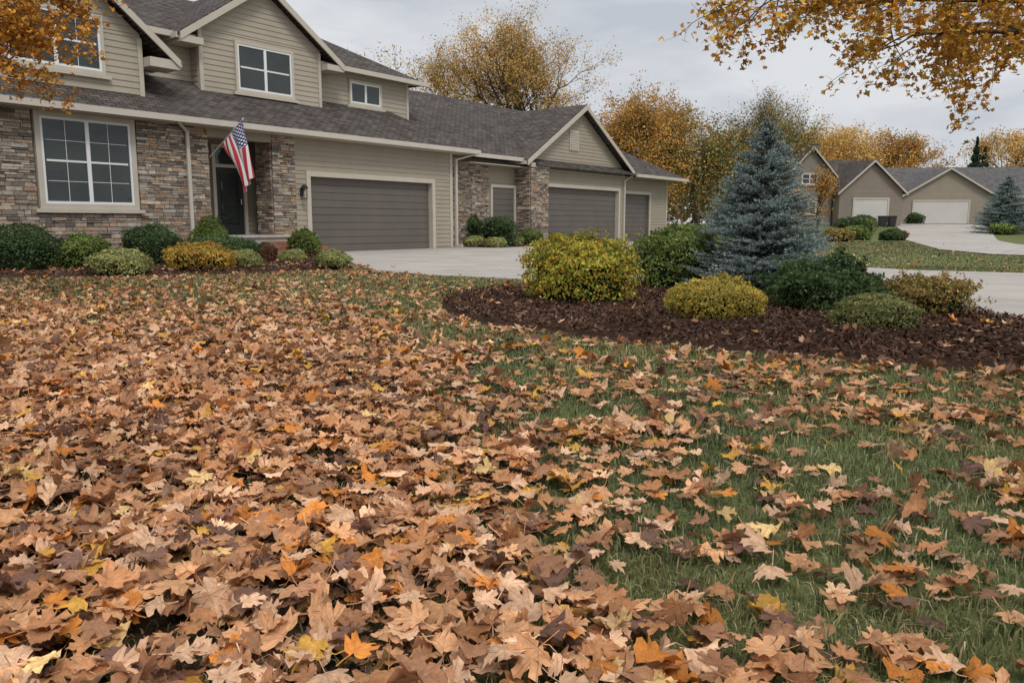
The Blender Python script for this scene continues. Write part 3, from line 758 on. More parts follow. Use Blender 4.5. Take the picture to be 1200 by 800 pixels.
b = B(); p0 = Vector((-3.72,-.04,2.95)); p1 = Vector((-3.2,-1.0,4.02)); b.tube(p0, p1, .016, .013, 10); b.make('pole', m_metal, flag)
b = B(); b.tube(p1, p1+(p1-p0).normalized()*.07, .03, .005, 10); b.make('finial', m_metal, flag)
nu, nv = 50, 40; V = []; U = []
hd = (p0-p1).normalized()
for i in range(nu):
    for j in range(nv):
        u = i/(nu-1); v = j/(nv-1)
        H = p1+hd*(v*.95)+Vector((0,0,-.02))
        gath = 1-.55*sstep(u*1.2)
        ctr = p1+hd*.22
        base = Vector((ctr.x, ctr.y, H.z))+(H-Vector((ctr.x, ctr.y, H.z)))*float(gath)
        drop = u*1.62*(1-.07*v)
        wob = Vector((math.sin(v*14+u*2)*.085*min(1,u*2.5), math.cos(v*14+u*2)*.06*min(1,u*2.5), 0))
        q = base+wob+Vector((.30*u, -.05*u, -drop+.10*u*v))
        V.append(q); U.append((u, v))
I = np.arange(nu*nv).reshape(nu, nv)
F = np.stack([I[:-1,:-1].ravel(), I[1:,:-1].ravel(), I[1:,1:].ravel(), I[:-1,1:].ravel()], 1)
mesh_np('cloth', np.array([tuple(q) for q in V]), F, mat_flag(), uv=np.array(U), smooth=True, parent=flag)

# ------------------------------------------------------------------ distant houses
def far_house(label, loc, rot, wall_c, roof_m, mw, md, wh, rise, gx0, gx1, gproj, grise, doors, wins, door_m, chimney=None, extra=None):
    h = empty('house', loc, rot); tag(h, label, 'house')
    mw_ = M('far_siding', wall_c, .75, .08, 1)
    b = B()
    b.box(0, mw, 0, md, -.5, wh)
    for x in (0.0, mw-.05): b.add([(x,0,wh),(x,md,wh),(x,md/2,wh+rise),(x+.05,0,wh),(x+.05,md,wh),(x+.05,md/2,wh+rise)], [(0,1,2),(3,5,4)])
    siding(b, 0, mw, 0, wh, 0, .2)
    gabs = [(gx0, gx1, gproj, grise, wh)]+(extra or [])
    for (a0, a1, gp, gr_, hh) in gabs:
        xc = (a0+a1)/2
        b.prism([(a0,-.5),(a1,-.5),(a1,hh),(xc,hh+gr_-.15),(a0,hh)], -gp, .2 if hh == wh else 3)
        siding(b, a0, a1, 0, hh, -gp, .2)
    b.make('wall', mw_, h)
    b = B()
    o = .4; s = rise/(md/2)
    b.slab([(-o,-o,wh-s*o+.12),(mw+o,-o,wh-s*o+.12),(mw+o,md/2,wh+rise+.12),(-o,md/2,wh+rise+.12)], .14)
    b.slab([(-o,md/2,wh+rise+.12),(mw+o,md/2,wh+rise+.12),(mw+o,md+o,wh-s*o+.12),(-o,md+o,wh-s*o+.12)], .14)
    for (a0, a1, gp, gr_, hh) in gabs:
        gable_roof(b, (a0+a1)/2, hh+gr_+.1, gr_/((a1-a0)/2), (a1-a0)/2+.4, -gp-.4, md/2)
    r = b.make('roof', roof_m, h)
    for (a0, a1, gp, gr_, hh) in gabs:
        rake((a0+a1)/2, hh+gr_+.08, gr_/((a1-a0)/2), (a1-a0)/2+.38, -gp-.40, r, m_trim, .25, .06)
    B().box(-o, mw+o, -o-.1, -o, wh-s*o-.06, wh-s*o+.14).make('gutter', m_trim, r)
    for (x0, x1, z1) in doors:
        garage_door(h, x0, x1, z1, -gproj-.08, door_m, z0=.02, fy=-gproj-.08, fm=m_trim)
    for (x0, x1, z0, z1, y) in wins: window(h, x0, x1, z0, z1, y, 2, 1, 1, .1)
    if chimney:
        b = B(); x, y, zt = chimney; b.box(x, x+1.1, y, y+.8, wh, zt); b.box(x-.08, x+1.18, y-.08, y+.88, zt, zt+.15); b.make('chimney', m_mortar, r)
    return h
m_sh2 = mat_shingle('grey_shingles', (.16,.15,.145), (.11,.103,.10), (.05,.048,.046))
m_wdoor = M('white_garage_door', (.56,.53,.50), .5, .05, 1)
far_house('distant single-storey beige house with white garage door and long grey roof', (45.2, 96, 1.0), math.radians(-6), (.28,.24,.185), m_sh2,
          26, 12, 3.3, 3.5, .3, 10.3, 2.2, 3.0, [(1.6, 7.6, 2.55)], [(12.5,14.8,1.0,2.5,0),(17.5,19.8,1.0,2.5,0)], m_wdoor)
far_house('distant taupe house with steep dark gabled roofs and pale garage door', (28.6, 84, .95), math.radians(6), (.23,.19,.155), m_shingle,
          12.5, 11, 3.4, 3.5, 4.6, 11.4, 2.0, 3.0, [(6.2, 9.8, 2.5)], [(1.0,2.8,4.0,5.2,-.8),(1.0,2.8,1.0,2.4,-.8)], m_wdoor, chimney=(4.4,4.5,8.6), extra=[(-.4,4.4,.8,2.6,5.2)])

for k, (x, y) in enumerate([(36.9, 80.2), (37.9, 80.4)]):
    b = B(); z = float(gz(x, y))
    b.add([(x-.26,y-.3,z+.1),(x+.26,y-.3,z+.1),(x+.26,y+.3,z+.1),(x-.26,y+.3,z+.1),(x-.34,y-.38,z+1.05),(x+.34,y-.38,z+1.05),(x+.34,y+.38,z+1.05),(x-.34,y+.38,z+1.05)],
          [(0,3,2,1),(4,5,6,7),(0,1,5,4),(1,2,6,5),(2,3,7,6),(3,0,4,7)])
    o = b.make('trash_bin', m_dark); tag(o, 'dark wheeled trash bin standing on the far drive', 'trash bin', group='trash bins on the far drive')
    l = B(); l.box(x-.37, x+.37, y-.42, y+.4, z+1.055, z+1.12); l.make('lid', m_dark, o)
    for sx in (-.3, .24):
        l = B(); l.tube((x+sx, y+.25, z+.12), (x+sx+.06, y+.25, z+.12), .12, n=12); l.make('wheel', m_dark, o)

# ------------------------------------------------------------------ shrubs
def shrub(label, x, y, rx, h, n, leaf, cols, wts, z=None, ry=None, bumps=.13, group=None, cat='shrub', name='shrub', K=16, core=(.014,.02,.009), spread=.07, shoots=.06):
    ry = ry or rx*.95
    z = float(gz(x, y))+.03 if z is None else z
    d = rng.normal(size=(n, 3)); d /= np.linalg.norm(d, axis=1, keepdims=True)
    d[:,2] = np.where(d[:,2] < -.35, -d[:,2]*.9, d[:,2]); d /= np.linalg.norm(d, axis=1, keepdims=True)
    kc = rng.normal(size=(K, 3)); kc /= np.linalg.norm(kc, axis=1, keepdims=True); kh = rng.uniform(.5, 1.1, K)
    def rf(dd):
        m = (np.exp(-(1-dd@kc.T)*11)*kh).max(1)
        return 1-bumps+bumps*1.6*m
    r = rf(d)*(1-np.abs(rng.normal(0, spread, n)))
    ns = int(90*(rx/.6)**2) if shoots else 0
    if ns:
        m = int(n*.16); si = rng.integers(0, ns, m); sd_ = d[:ns][si]; ext = rng.random(m)
        d[-m:] = sd_+rng.normal(0, .035, (m, 3)); r[-m:] = rf(sd_)*(1+ext*shoots*2.2*(rng.random(ns)[si]))
    c = np.array([x, y, z+.40*h])
    sz = np.where(d[:,2] > 0, .56*h, .94*h)
    P = c+d*np.stack([rx*r, ry*r, sz*r], 1); P[:,2] = np.maximum(P[:,2], z+.01)
    nn = d+rng.normal(0, .6, (n, 3))
    V, F = rand_quads(P, nn, leaf*(.6+.7*rng.random(n)), leaf*.55*(.6+.7*rng.random(n)))
    col, ci = palette(n, cols, wts, .22)
    tone = (np.exp(-(1-d@kc[:6].T)*6)).max(1)
    col = col*(.82+.38*tone)[:, None]
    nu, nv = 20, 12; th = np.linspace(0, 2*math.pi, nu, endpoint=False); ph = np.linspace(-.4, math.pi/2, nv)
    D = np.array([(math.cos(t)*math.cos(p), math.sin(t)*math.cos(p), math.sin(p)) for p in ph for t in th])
    C = c+D*np.stack([rx*.76*rf(D), ry*.76*rf(D), np.where(D[:,2] > 0, .42*h, .9*h)*rf(D)], 1)  # dark inner blob, added to block light through the leaves
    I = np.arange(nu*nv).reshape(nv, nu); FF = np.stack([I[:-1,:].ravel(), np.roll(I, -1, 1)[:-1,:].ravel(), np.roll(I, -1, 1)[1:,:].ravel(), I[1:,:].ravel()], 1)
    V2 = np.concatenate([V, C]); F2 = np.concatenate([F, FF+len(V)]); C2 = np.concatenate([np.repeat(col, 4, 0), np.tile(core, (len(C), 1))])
    o = mesh_np(name, V2-np.array([x, y, z]), F2, m_foliage, col=C2); o.location = (x, y, z)
    return tag(o, label, cat, group=group)
GD = ([(.055,.09,.032),(.08,.12,.044),(.038,.065,.027),(.13,.17,.07)], [4,4,3,1.3])
GM = ([(.11,.155,.042),(.15,.20,.052),(.075,.115,.036),(.24,.25,.065)], [4,4,2,2])
YG = ([(.38,.34,.045),(.27,.28,.05),(.50,.39,.055),(.15,.19,.045),(.52,.22,.035)], [4,4,3,2.5,1.8])
YL = ([(.54,.40,.075),(.45,.35,.075),(.30,.28,.065),(.58,.30,.05),(.20,.20,.05)], [4,4,3,1,1.6])
OG = ([(.50,.30,.05),(.42,.20,.045),(.28,.25,.06),(.54,.36,.07),(.20,.16,.05)], [4,3,3,2,2])
LG = ([(.26,.27,.10),(.34,.32,.12),(.18,.21,.075),(.40,.35,.15)], [4,3,3,1])
RB = ([(.32,.22,.065),(.20,.18,.06),(.40,.28,.085),(.26,.11,.05),(.15,.15,.05)], [4,4,2,2,2])
RD = ([(.20,.06,.05),(.13,.07,.045),(.09,.10,.045)], [4,3,2])
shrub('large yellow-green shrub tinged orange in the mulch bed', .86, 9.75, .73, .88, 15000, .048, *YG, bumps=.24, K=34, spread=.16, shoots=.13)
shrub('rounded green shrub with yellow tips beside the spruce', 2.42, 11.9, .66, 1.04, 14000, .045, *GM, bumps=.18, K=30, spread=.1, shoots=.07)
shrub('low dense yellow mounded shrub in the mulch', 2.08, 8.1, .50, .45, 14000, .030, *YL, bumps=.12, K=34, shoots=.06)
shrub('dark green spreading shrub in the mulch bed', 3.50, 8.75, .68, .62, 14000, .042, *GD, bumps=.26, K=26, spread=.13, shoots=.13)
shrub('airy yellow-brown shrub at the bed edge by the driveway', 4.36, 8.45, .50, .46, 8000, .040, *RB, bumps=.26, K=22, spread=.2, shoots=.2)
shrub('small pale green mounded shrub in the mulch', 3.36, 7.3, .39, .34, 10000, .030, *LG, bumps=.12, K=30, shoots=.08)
fs = [('broad dark green shrub below the stone wall', -10.3, 16.6, 1.1, 1.0, GD), ('rounded green shrub under the front window', -9.15, 17.1, .58, .82, GM),
      ('pale green mounded shrub at the bed edge', -7.55, 15.5, .64, .50, LG), ('dark green rounded shrub below the front window', -8.15, 18.2, .68, .98, GD),
      ('golden orange mounded shrub at the bed edge', -6.45, 16.6, .72, .62, OG), ('round clipped green shrub by the porch', -8.3, 22.0, .52, 1.2, GM),
      ('low dark green shrub before the porch', -6.9, 19.0, .95, .72, GD), ('small pale green shrub on the mulch', -5.9, 17.6, .40, .42, LG),
      ('small reddish shrub near the brick steps', -6.2, 20.0, .38, .50, RD), ('small green shrub at the stone pier', -6.3, 24.4, .48, .85, GM),
      ('small yellow-green shrub at the tip of the bed', -3.95, 17.6, .40, .42, LG), ('low green shrub at the driveway corner', -5.6, 20.2, .4, .35, LG)]
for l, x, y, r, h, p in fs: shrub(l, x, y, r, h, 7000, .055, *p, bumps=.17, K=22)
gs_ = [('dark green ball shrub between the garages', -.6, 34.4, .9, 1.35, GD), ('tall narrow dark shrub against the garage corner', -1.9, 35.0, .6, 1.6, GD), ('low yellow-green shrub on the garage bed', -1.6, 33.7, .5, .5, LG), ('low green shrub on the garage bed', -.7, 33.2, .5, .45, LG),
       ('dark green shrub by the stone pier', .85, 36.2, .65, .75, GM), ('low shrub beside the stone pier', .1, 35, .45, .5, LG), ('yellow-green shrub beside the wide garage door', 2.1, 38.3, .6, .55, YG), ('small green shrub near the wide garage door', 2.9, 39.4, .5, .5, GM)]
for l, x, y, r, h, p in gs_: shrub(l, x, y, r, h, 2600, .09, *p, bumps=.12, K=14)
for l, x, y, r, h, p in [('low rust shrub on the neighbouring lawn', 17.2, 42.5, .9, .8, RB), ('round green shrub on the neighbouring lawn', 19.2, 45, .9, .9, GM), ('round dark shrub on the neighbouring lawn', 20.6, 43.5, .7, .75, GD), ('reddish shrub by the far street', 21.0, 44.2, .7, .7, RD),
                         ('round dark shrub by the far house', 24.5, 58, 1.3, 1.5, GD), ('green shrub by the far house', 26.8, 62, 1.3, 1.4, GM), ('low shrub near the bins', 32.2, 74, 1.3, 1.4, GD), ('golden shrub near the far drive', 30, 70, 1.1, 1.2, OG),
                         ('round shrub beside the distant white garage', 58, 91, 1.4, 1.5, GD), ('round shrub before the distant grey roofed house', 62, 91, 1.3, 1.3, GM), ('dark shrub beside the far drive', 45, 90, 1.1, 1.3, GD), ('low green shrub along the far street', 41, 60, 1.1, 1.1, GD),('low green hedge beside the distant lawn', 38.2, 62.5, 1.2, .9, GM)]:
    shrub(l, x, y, r, h, 1500, .16, *p, bumps=.14, K=12)

# ------------------------------------------------------------------ trees
def tubes(P0, P1, R0, R1, n=6):
    d = P1-P0; d /= np.linalg.norm(d, axis=1, keepdims=True)+1e-9
    ref = np.where(np.abs(d[:, 2:3]) > .9, np.array([[1., 0, 0]]), np.array([[0, 0, 1.]]))
    a = np.cross(d, ref); a /= np.linalg.norm(a, axis=1, keepdims=True); b = np.cross(d, a)
    V = []
    for P, Rr in ((P0, R0), (P1, R1)):
        for i in range(n):
            t = 2*math.pi*i/n; V.append(P+(a*math.cos(t)+b*math.sin(t))*Rr[:, None])
    V = np.stack(V, 1); m = len(P0); off = (np.arange(m)*2*n)[:, None]
    F = np.concatenate([off+np.array([[i, (i+1) % n, (i+1) % n+n, i+n]]) for i in range(n)], 0)
    return V.reshape(-1, 3), F
def grow_tree(r, levels=4, first=.28, splay=.75, upb=.12, kids=2):
    segs = []; tips = []
    def g(p, d, L, rad, lv):
        n = 4 if lv else 3
        for i in range(n):
            d = d+r.normal(0, .13, 3)+np.array([0, 0, upb if lv else .1]); d /= np.linalg.norm(d)
            q = p+d*L/n; r2 = rad*(.88 if lv else .93)
            segs.append((*p, *q, rad, r2)); 
            if lv >= levels-1: tips.append((*p, *q))
            p = q; rad = r2
            if lv < levels and (lv > 0 and i >= 1 or lv == 0 and i == n-1):
                for _ in range(1 if lv else 3):
                    dd = d+r.normal(0, splay, 3); dd /= np.linalg.norm(dd); g(p, dd, L*r.uniform(.55,.8), rad*.55, lv+1)
        if lv < levels:
            for _ in range(kids):
                dd = d+r.normal(0, splay*.7, 3); dd /= np.linalg.norm(dd); g(p, dd, L*r.uniform(.6,.85), rad*.65, lv+1)
    g(np.zeros(3), np.array([0, 0, 1.]), first, .03, 0)
    return np.array(segs), np.array(tips)
def tree(label, x, y, h, cr, n, leaf, cols, wts, seed, sparse=.035, low=0.0, name='tree', levels=4, first=.28, fill=0, cat='tree', upb=.12, jit=.2, gam=.9, br=.75):
    r = np.random.default_rng(seed)
    segs, tips = grow_tree(r, levels, first, upb=upb)
    rad = np.percentile(np.hypot(tips[:,3], tips[:,4]), 93); zm = np.percentile(tips[:,5], 99.3)
    S = np.array([cr/rad, cr/rad, h/zm])
    P0 = segs[:, :3]*S; P1 = segs[:, 3:6]*S; k = h/zm
    T0 = tips[:, :3]*S; T1 = tips[:, 3:6]*S
    z = float(gz(x, y)); e = empty(name, (x, y, z)); tag(e, label, cat)
    V, F = tubes(P0, P1, segs[:,6]*k*br, segs[:,7]*k*br, 6)
    mesh_np('trunk', V, F, m_bark, smooth=True, parent=e)
    wt = r.gamma(gam, 1, len(T0)); wt /= wt.sum()
    i = r.choice(len(T0), n, p=wt); t = r.random(n)[:, None]
    P = T0[i]*(1-t)+T1[i]*t+r.normal(0, sparse*h, (n, 3))*np.array([1, 1, .8])
    if fill:
        m = int(n*fill); d = r.normal(size=(m, 3)); d /= np.linalg.norm(d, axis=1, keepdims=True)
        lump = .8+.35*vnoise(d[:,0]*3+seed, d[:,1]*3+d[:,2]*5, 1.3, seed)
        rr = (r.random(m)**.4)*lump
        P = np.concatenate([P, np.array([0, 0, h*(.5+low*.5)])+d*rr[:, None]*np.array([cr*.95, cr*.95, h*(.47-low*.5)])])
    P[:,2] = np.maximum(P[:,2], h*low)
    nn = r.normal(size=(len(P), 3))
    V, F = rand_quads(P, nn, leaf*(.6+.8*r.random(len(P))), leaf*.65*(.6+.8*r.random(len(P))))
    cols = np.array(cols); wt = np.array(wts)/sum(wts)
    sel = r.choice(len(cols), len(P), p=wt)
    cl = vnoise(P[:,0]*8/h+seed, P[:,1]*8/h+P[:,2]*9/h, 1.0, seed)
    col = cols[sel]*np.exp(r.normal(0, jit, (len(P), 1)))*(.7+.7*cl)[:, None]
    mesh_np('crown', V, F, m_foliage, col=np.repeat(col, 4, 0), parent=e)
    return e
GOLD = ([(.60,.38,.11),(.66,.45,.16),(.50,.28,.08),(.36,.26,.10)], [4,3,3,2])
ORNG = ([(.55,.29,.075),(.46,.21,.05),(.60,.38,.11),(.32,.22,.08),(.18,.17,.06)], [4,3.5,2.4,2,1.4])
MIXG = ([(.25,.21,.08),(.16,.175,.065),(.42,.27,.09),(.10,.125,.05),(.48,.28,.08)], [3.5,4,3,3,2])
tree('tall sparse golden autumn tree rising behind the roofs', -1.6, 66, 17.4, 8.4, 40000, .16, *GOLD, seed=21, sparse=.019, levels=5, first=.25, name='maple_tree', gam=1.3, br=.95)
tree('dense orange and green autumn tree behind the garages', 10.0, 60, 10.2, 4.2, 18000, .17, *ORNG, seed=22, fill=.3, sparse=.025, low=.04, name='maple_tree', levels=5)
tree('bushy olive and orange tree at the lawn edge', 14.2, 62, 9.4, 3.6, 16000, .17, *MIXG, seed=23, fill=.5, sparse=.026, low=.03)
tree('orange-topped autumn tree behind the garage roof', 12.0, 72, 12.2, 5.0, 18000, .19, *ORNG, seed=24, fill=.1, sparse=.024, name='maple_tree', levels=5)
tree('thinning olive-brown tree with bare branch tips', 21.5, 70, 11.4, 5.0, 9000, .16, *MIXG, seed=25, sparse=.025, levels=5, low=.05, br=.9)
tree('bushy dark green and brown tree beside the lawn', 19.0, 66, 8.4, 3.8, 13000, .18, *MIXG, seed=26, fill=.6, low=.02)
tree('small orange ornamental tree before the distant house', 22.8, 60, 4.9, 1.5, 3000, .13, *ORNG, seed=27, sparse=.045)
tree('tall golden tree behind the distant houses', 50, 122, 14.5, 8, 13000, .30, *GOLD, seed=28, fill=.2, name='maple_tree', levels=5, sparse=.03)
tree('orange autumn tree behind the distant houses', 62, 128, 14.2, 8, 13000, .30, *ORNG, seed=29, fill=.2, name='maple_tree')
tree('golden autumn tree behind the long grey roof', 76, 122, 14.5, 8, 13000, .30, *GOLD, seed=30, fill=.2, name='maple_tree')
tree('orange-brown tree beside the distant taupe house', 40, 112, 12.0, 6, 11000, .28, *ORNG, seed=31, fill=.3)
tree('olive autumn tree behind the distant taupe house', 33, 100, 11.0, 5.0, 11000, .26, *MIXG, seed=32, fill=.4)
tree('large orange tree spreading beyond the grey roof', 92, 118, 16, 9, 13000, .30, *ORNG, seed=33, fill=.2, name='maple_tree')

n = 45000
x = rng.uniform(-170, 240, n); y = 150+rng.random(n)*35; top = 6+7*vnoise(x, y*0, .09, 3)+3*vnoise(x, y, .4, 4)
P = np.stack([x, y, 1+top*rng.random(n)**.7], 1)
V, F = rand_quads(P, rng.normal(size=(n, 3)), .9+rng.random(n), .7+.6*rng.random(n))
c, _ = palette(n, [(.20,.16,.09),(.14,.14,.08),(.30,.20,.09),(.10,.11,.065)], [3,3,2,3], .2)
o = mesh_np('woods', V, F, m_foliage, col=np.repeat(c, 4, 0)); tag(o, 'far-off band of mixed autumn woods on the horizon', 'woods', kind='stuff')

# ------------------------------------------------------------------ spruces
def make_spruce(H, Rr, seed):
    r = np.random.default_rng(seed); S0, S1, S2, S3 = [], [], [], []; T0, T1 = [], []
    nl = 40
    for l in range(nl):
        f = (l/(nl-1))**.95; z = H*(.02+.93*f); nb = int(20-10*f)
        for k in range(nb):
            Lb = (Rr*(1-f)**.76+.06)*r.uniform(.74,1.14); th = r.random()*2*math.pi; up = r.uniform(.02,.28)+.45*f
            zz = z+r.normal(0, .014*H)
            d0 = np.array([math.cos(th), math.sin(th), 0]); ns = 5; p = np.array([0, 0, zz])
            for s in range(ns):
                g = s/ns; d = d0+np.array([0, 0, up*(g*1.5-.35)]); d /= np.linalg.norm(d)
                q = p+d*Lb/ns; S0.append(p); S1.append(q); S2.append(.009*(1-g*.7)*H/2.3); S3.append(.007*(1-g*.7)*H/2.3)
                T0.append(p); T1.append(q)
                side = np.array([-d0[1], d0[0], 0])
                for sg in (-1, 1):
                    for rep in range(2):
                        tt = r.random(); o_ = p+(q-p)*tt; ls = Lb*(.42*(1-g*.7))*r.uniform(.5,1.1)
                        ds = d*.8+side*sg*r.uniform(.5,.9)+np.array([0, 0, r.normal(.06,.16)]); ds /= np.linalg.norm(ds)
                        T0.append(o_); T1.append(o_+ds*ls); S0.append(o_); S1.append(o_+ds*ls); S2.append(.004*H/2.3); S3.append(.002*H/2.3)
                p = q
    for a in range(6): T0.append(np.array([0,0,H*.90+.02*a])); T1.append(np.array([0,0,H]))
    T0 = np.array(T0); T1 = np.array(T1); ln = np.linalg.norm(T1-T0, axis=1)
    mid = (T0+T1)/2; outm = np.clip(np.hypot(mid[:,0], mid[:,1])/(Rr*(1-mid[:,2]/H*.9)+.05), 0, 1.1)
    wgt = ln*(.25+outm); n = 270000; i = r.choice(len(T0), n, p=wgt/wgt.sum()); t = r.random(n)[:, None]
    P = T0[i]*(1-t)+T1[i]*t; ax = (T1[i]-T0[i]); ax /= np.linalg.norm(ax, axis=1, keepdims=True)
    dv = r.normal(size=(n, 3)); dv -= ax*(dv*ax).sum(1, keepdims=True); dv /= np.linalg.norm(dv, axis=1, keepdims=True)
    nd = dv*.85+ax*.6; nd /= np.linalg.norm(nd, axis=1, keepdims=True)
    k = H/2.3; L_ = r.uniform(.018,.034,n)*k; sd_ = np.cross(nd, r.normal(size=(n, 3))); sd_ /= np.linalg.norm(sd_, axis=1, keepdims=True)
    V = np.stack([P-sd_*.0036*k, P+sd_*.0036*k, P+nd*L_[:, None]], 1).reshape(-1, 3); F = np.arange(n*3).reshape(n, 3)
    cols = np.array([(.30,.39,.375),(.42,.51,.50),(.20,.28,.26),(.24,.32,.26)]); c = cols[r.choice(4, n, p=[.4,.25,.2,.15])]*np.exp(r.normal(0,.15,(n,1)))
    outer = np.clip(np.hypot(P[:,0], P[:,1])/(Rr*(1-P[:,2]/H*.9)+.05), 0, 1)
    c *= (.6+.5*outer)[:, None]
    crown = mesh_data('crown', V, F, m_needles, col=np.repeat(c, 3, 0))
    S0.append(np.array([0,0,0.])); S1.append(np.array([0,0,H*.97])); S2.append(.045*k); S3.append(.004*k)
    V, F = tubes(np.array(S0), np.array(S1), np.array(S2), np.array(S3), 5)
    return mesh_data('trunk', V, F, m_bark), crown
tr, cw = make_spruce(2.42, .98, 5)
def put_spruce(x, y, s, sxy, label, rot=0, z=None):
    e = empty('spruce_tree', (x, y, float(gz(x, y)) if z is None else z), rot); e.scale = (s*sxy, s*sxy, s); tag(e, label, 'spruce tree')
    for nme, me in (('trunk', tr), ('crown', cw)): link(bpy.data.objects.new(nme, me), e)
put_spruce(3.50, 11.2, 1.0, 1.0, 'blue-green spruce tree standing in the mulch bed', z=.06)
put_spruce(39.8, 65, 1.95, 1.15, 'blue-green spruce tree on the far lawn beside the street', rot=1)
def cone_evergreen(x, y, H, Rr, label):
    n = 7000; f = rng.random(n)**1.3; lay = .75+.25*np.sin(f*60+rng.random(n)); th = rng.random(n)*2*math.pi; rr = Rr*(1-f)*lay*(rng.random(n)**.35)
    P = np.stack([np.cos(th)*rr, np.sin(th)*rr, H*(.06+.94*f)], 1)
    V, F = rand_quads(P, rng.normal(size=(n, 3)), np.full(n, .35), np.full(n, .2))
    c, _ = palette(n, [(.05,.075,.05),(.065,.095,.06),(.035,.055,.04)], [1,1,1], .2)
    e = empty('spruce_tree', (x, y, float(gz(x, y)))); tag(e, label, 'evergreen tree')
    mesh_np('crown', V, F, m_foliage, col=np.repeat(c, 4, 0), parent=e)
    b = B(); b.tube((0,0,0), (0,0,H*.9), .18, .03, 7); b.make('trunk', m_bark, e)
cone_evergreen(69.5, 122, 12.8, 3.0, 'dark green evergreen tree behind the grey roof')
cone_evergreen(72.5, 125, 11.6, 2.8, 'second dark evergreen tree behind the grey roof')

# ------------------------------------------------------------------ near maples whose limbs overhang the view
def overhang(label, O, trunk, limbs_, seed, n, smin, smax, cols, wts, tl, per, droop=-.05, start=1, spread=.035, fatten=1):
    r = np.random.default_rng(seed)
    e = empty('maple_tree', O); tag(e, label, 'tree')
    O = np.array(O, float)
    segs = []; tips = []
    def line(pts, r0, r1):
        pts = [np.array(p, float) for p in pts]; m = len(pts)-1
        for i in range(m): segs.append((*pts[i], *pts[i+1], r0+(r1-r0)*i/m, r0+(r1-r0)*(i+1)/m))
        return pts
    line(trunk, .13*fatten, .08*fatten)
    limbs = [line(p, a, b) for p, a, b in limbs_]
    def tw(p, d, L, rad, lv):
        m = 4
        for i in range(m):
            d = d+r.normal(0, .16, 3)+np.array([0, 0, droop]); d /= np.linalg.norm(d); q = p+d*L/m
            segs.append((*p, *q, rad, rad*.85)); tips.append((*p, *q)); p = q; rad *= .85
            if lv < 2 and r.random() < .8:
                dd = d+r.normal(0, .7, 3); dd /= np.linalg.norm(dd); tw(p, dd, L*.6, rad*.7, lv+1)
    for Lb in limbs:
        for k in range(start, len(Lb)):
            a, b2 = Lb[k-1], Lb[k]
            for j in range(per):
                p = a+(b2-a)*r.random(); d = (b2-a)/np.linalg.norm(b2-a)*.7+r.normal(0, .5, 3)+np.array([0, 0, -.12]); d /= np.linalg.norm(d)
                tw(p, d, tl*r.uniform(.7,1.2), .0065*tl/.45, 0)
        a = Lb[-1]; d = (Lb[-1]-Lb[-2]); d /= np.linalg.norm(d); tw(a, d, tl*1.1, .008, 0)
    segs = np.array(segs); tips = np.array(tips)
    V, F = tubes(segs[:, :3]-O, segs[:, 3:6]-O, segs[:,6], segs[:,7], 6)
    mesh_np('trunk', V, F, m_bark, smooth=True, parent=e)
    i = r.integers(0, len(tips), n); t = r.random(n)[:, None]
    P = tips[i, :3]*(1-t)+tips[i, 3:6]*t+r.normal(0, spread, (n, 3))-O; P[:,2] -= .02
    size = r.uniform(smin, smax, n)
    Rm = rotmats(r.random(n)*6.28, r.normal(0, .9, n), r.random(n)*6.28, r.random(n) < .5)
    col = np.array(cols)[r.choice(len(cols), n, p=np.array(wts)/sum(wts))]*np.exp(r.normal(0,.18,(n,1)))
    v, f, c, u = bake_leaves(np.arange(n), LO, Rm, P, size, col)
    mesh_np('crown', v, f, m_leaf, col=c, uv=u, smooth=False, parent=e)
OC = ([(.66,.34,.05),(.72,.44,.08),(.56,.25,.04),(.42,.33,.07),(.60,.22,.03)], [4,4,2.3,1.6,1])
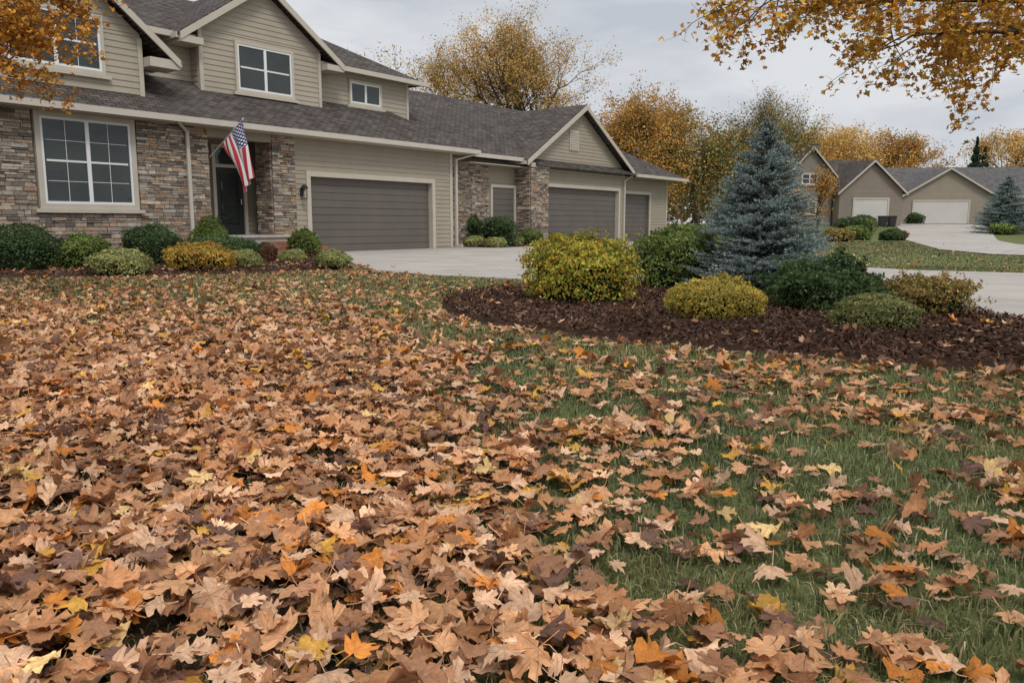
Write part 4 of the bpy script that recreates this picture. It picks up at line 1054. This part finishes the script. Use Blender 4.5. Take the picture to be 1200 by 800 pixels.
overhang('orange maple tree whose low limbs overhang the lawn', (4.75,4.3,0), [(4.75,4.3,0),(4.72,4.32,.9),(4.78,4.35,1.8),(4.7,4.4,2.7),(4.8,4.4,4.2)],
         [([(4.76,4.35,1.85),(4.2,4.6,2.18),(3.6,4.9,2.32),(3.0,5.1,2.40),(2.4,5.3,2.46),(1.9,5.4,2.46)], .05, .010),
          ([(4.72,4.4,2.3),(4.0,4.9,2.50),(3.3,5.3,2.64),(2.6,5.6,2.72),(2.0,5.8,2.68),(1.72,5.9,2.60)], .045, .01),
          ([(4.76,4.35,2.0),(4.3,5.0,2.20),(3.9,5.6,2.34),(3.4,6.0,2.42),(3.0,6.3,2.42)], .035, .01),
          ([(4.76,4.35,1.9),(4.1,4.9,2.08),(3.6,5.2,2.17),(3.1,5.4,2.23),(2.75,5.5,2.24)], .03, .008),
          ([(4.76,4.35,2.1),(4.1,5.2,2.36),(3.4,5.7,2.50),(2.9,5.9,2.56),(2.3,6.1,2.58)], .03, .008)],
         44, 9500, .024, .044, *OC, tl=.38, per=5, droop=-.03)
overhang('orange maple tree leaning over the front yard', (-9.6,10.6,0), [(-9.6,10.6,0),(-9.55,10.6,1.4),(-9.65,10.55,2.8),(-9.6,10.5,4.2),(-9.7,10.5,6)],
         [([(-9.6,10.55,2.3),(-8.6,10.4,2.8),(-7.8,10.2,3.02),(-7.0,10.1,3.06),(-6.4,10.0,2.98)], .07, .012),
          ([(-9.6,10.55,2.8),(-8.4,10.5,3.4),(-7.4,10.3,3.62),(-6.5,10.2,3.66),(-5.9,10.1,3.56)], .07, .012),
          ([(-9.6,10.5,3.4),(-8.4,10.8,3.9),(-7.4,10.9,4.1),(-6.5,10.9,4.12),(-5.9,10.9,4.0)], .06, .012)],
         45, 8500, .034, .060, [(.60,.27,.035),(.66,.36,.06),(.48,.19,.03),(.32,.15,.03)], [4,3.4,3,1], tl=.62, per=6, start=2, spread=.06)

# ------------------------------------------------------------------ camera
cam = bpy.data.cameras.new('camera'); co = bpy.data.objects.new('camera', cam); COL.objects.link(co)
co.location = (0, 0, 1.0); co.rotation_euler = (math.radians(90-8.4), 0, 0)
cam.lens = 28; cam.sensor_width = 36; cam.clip_end = 2000; cam.clip_start = .05
scene.camera = co
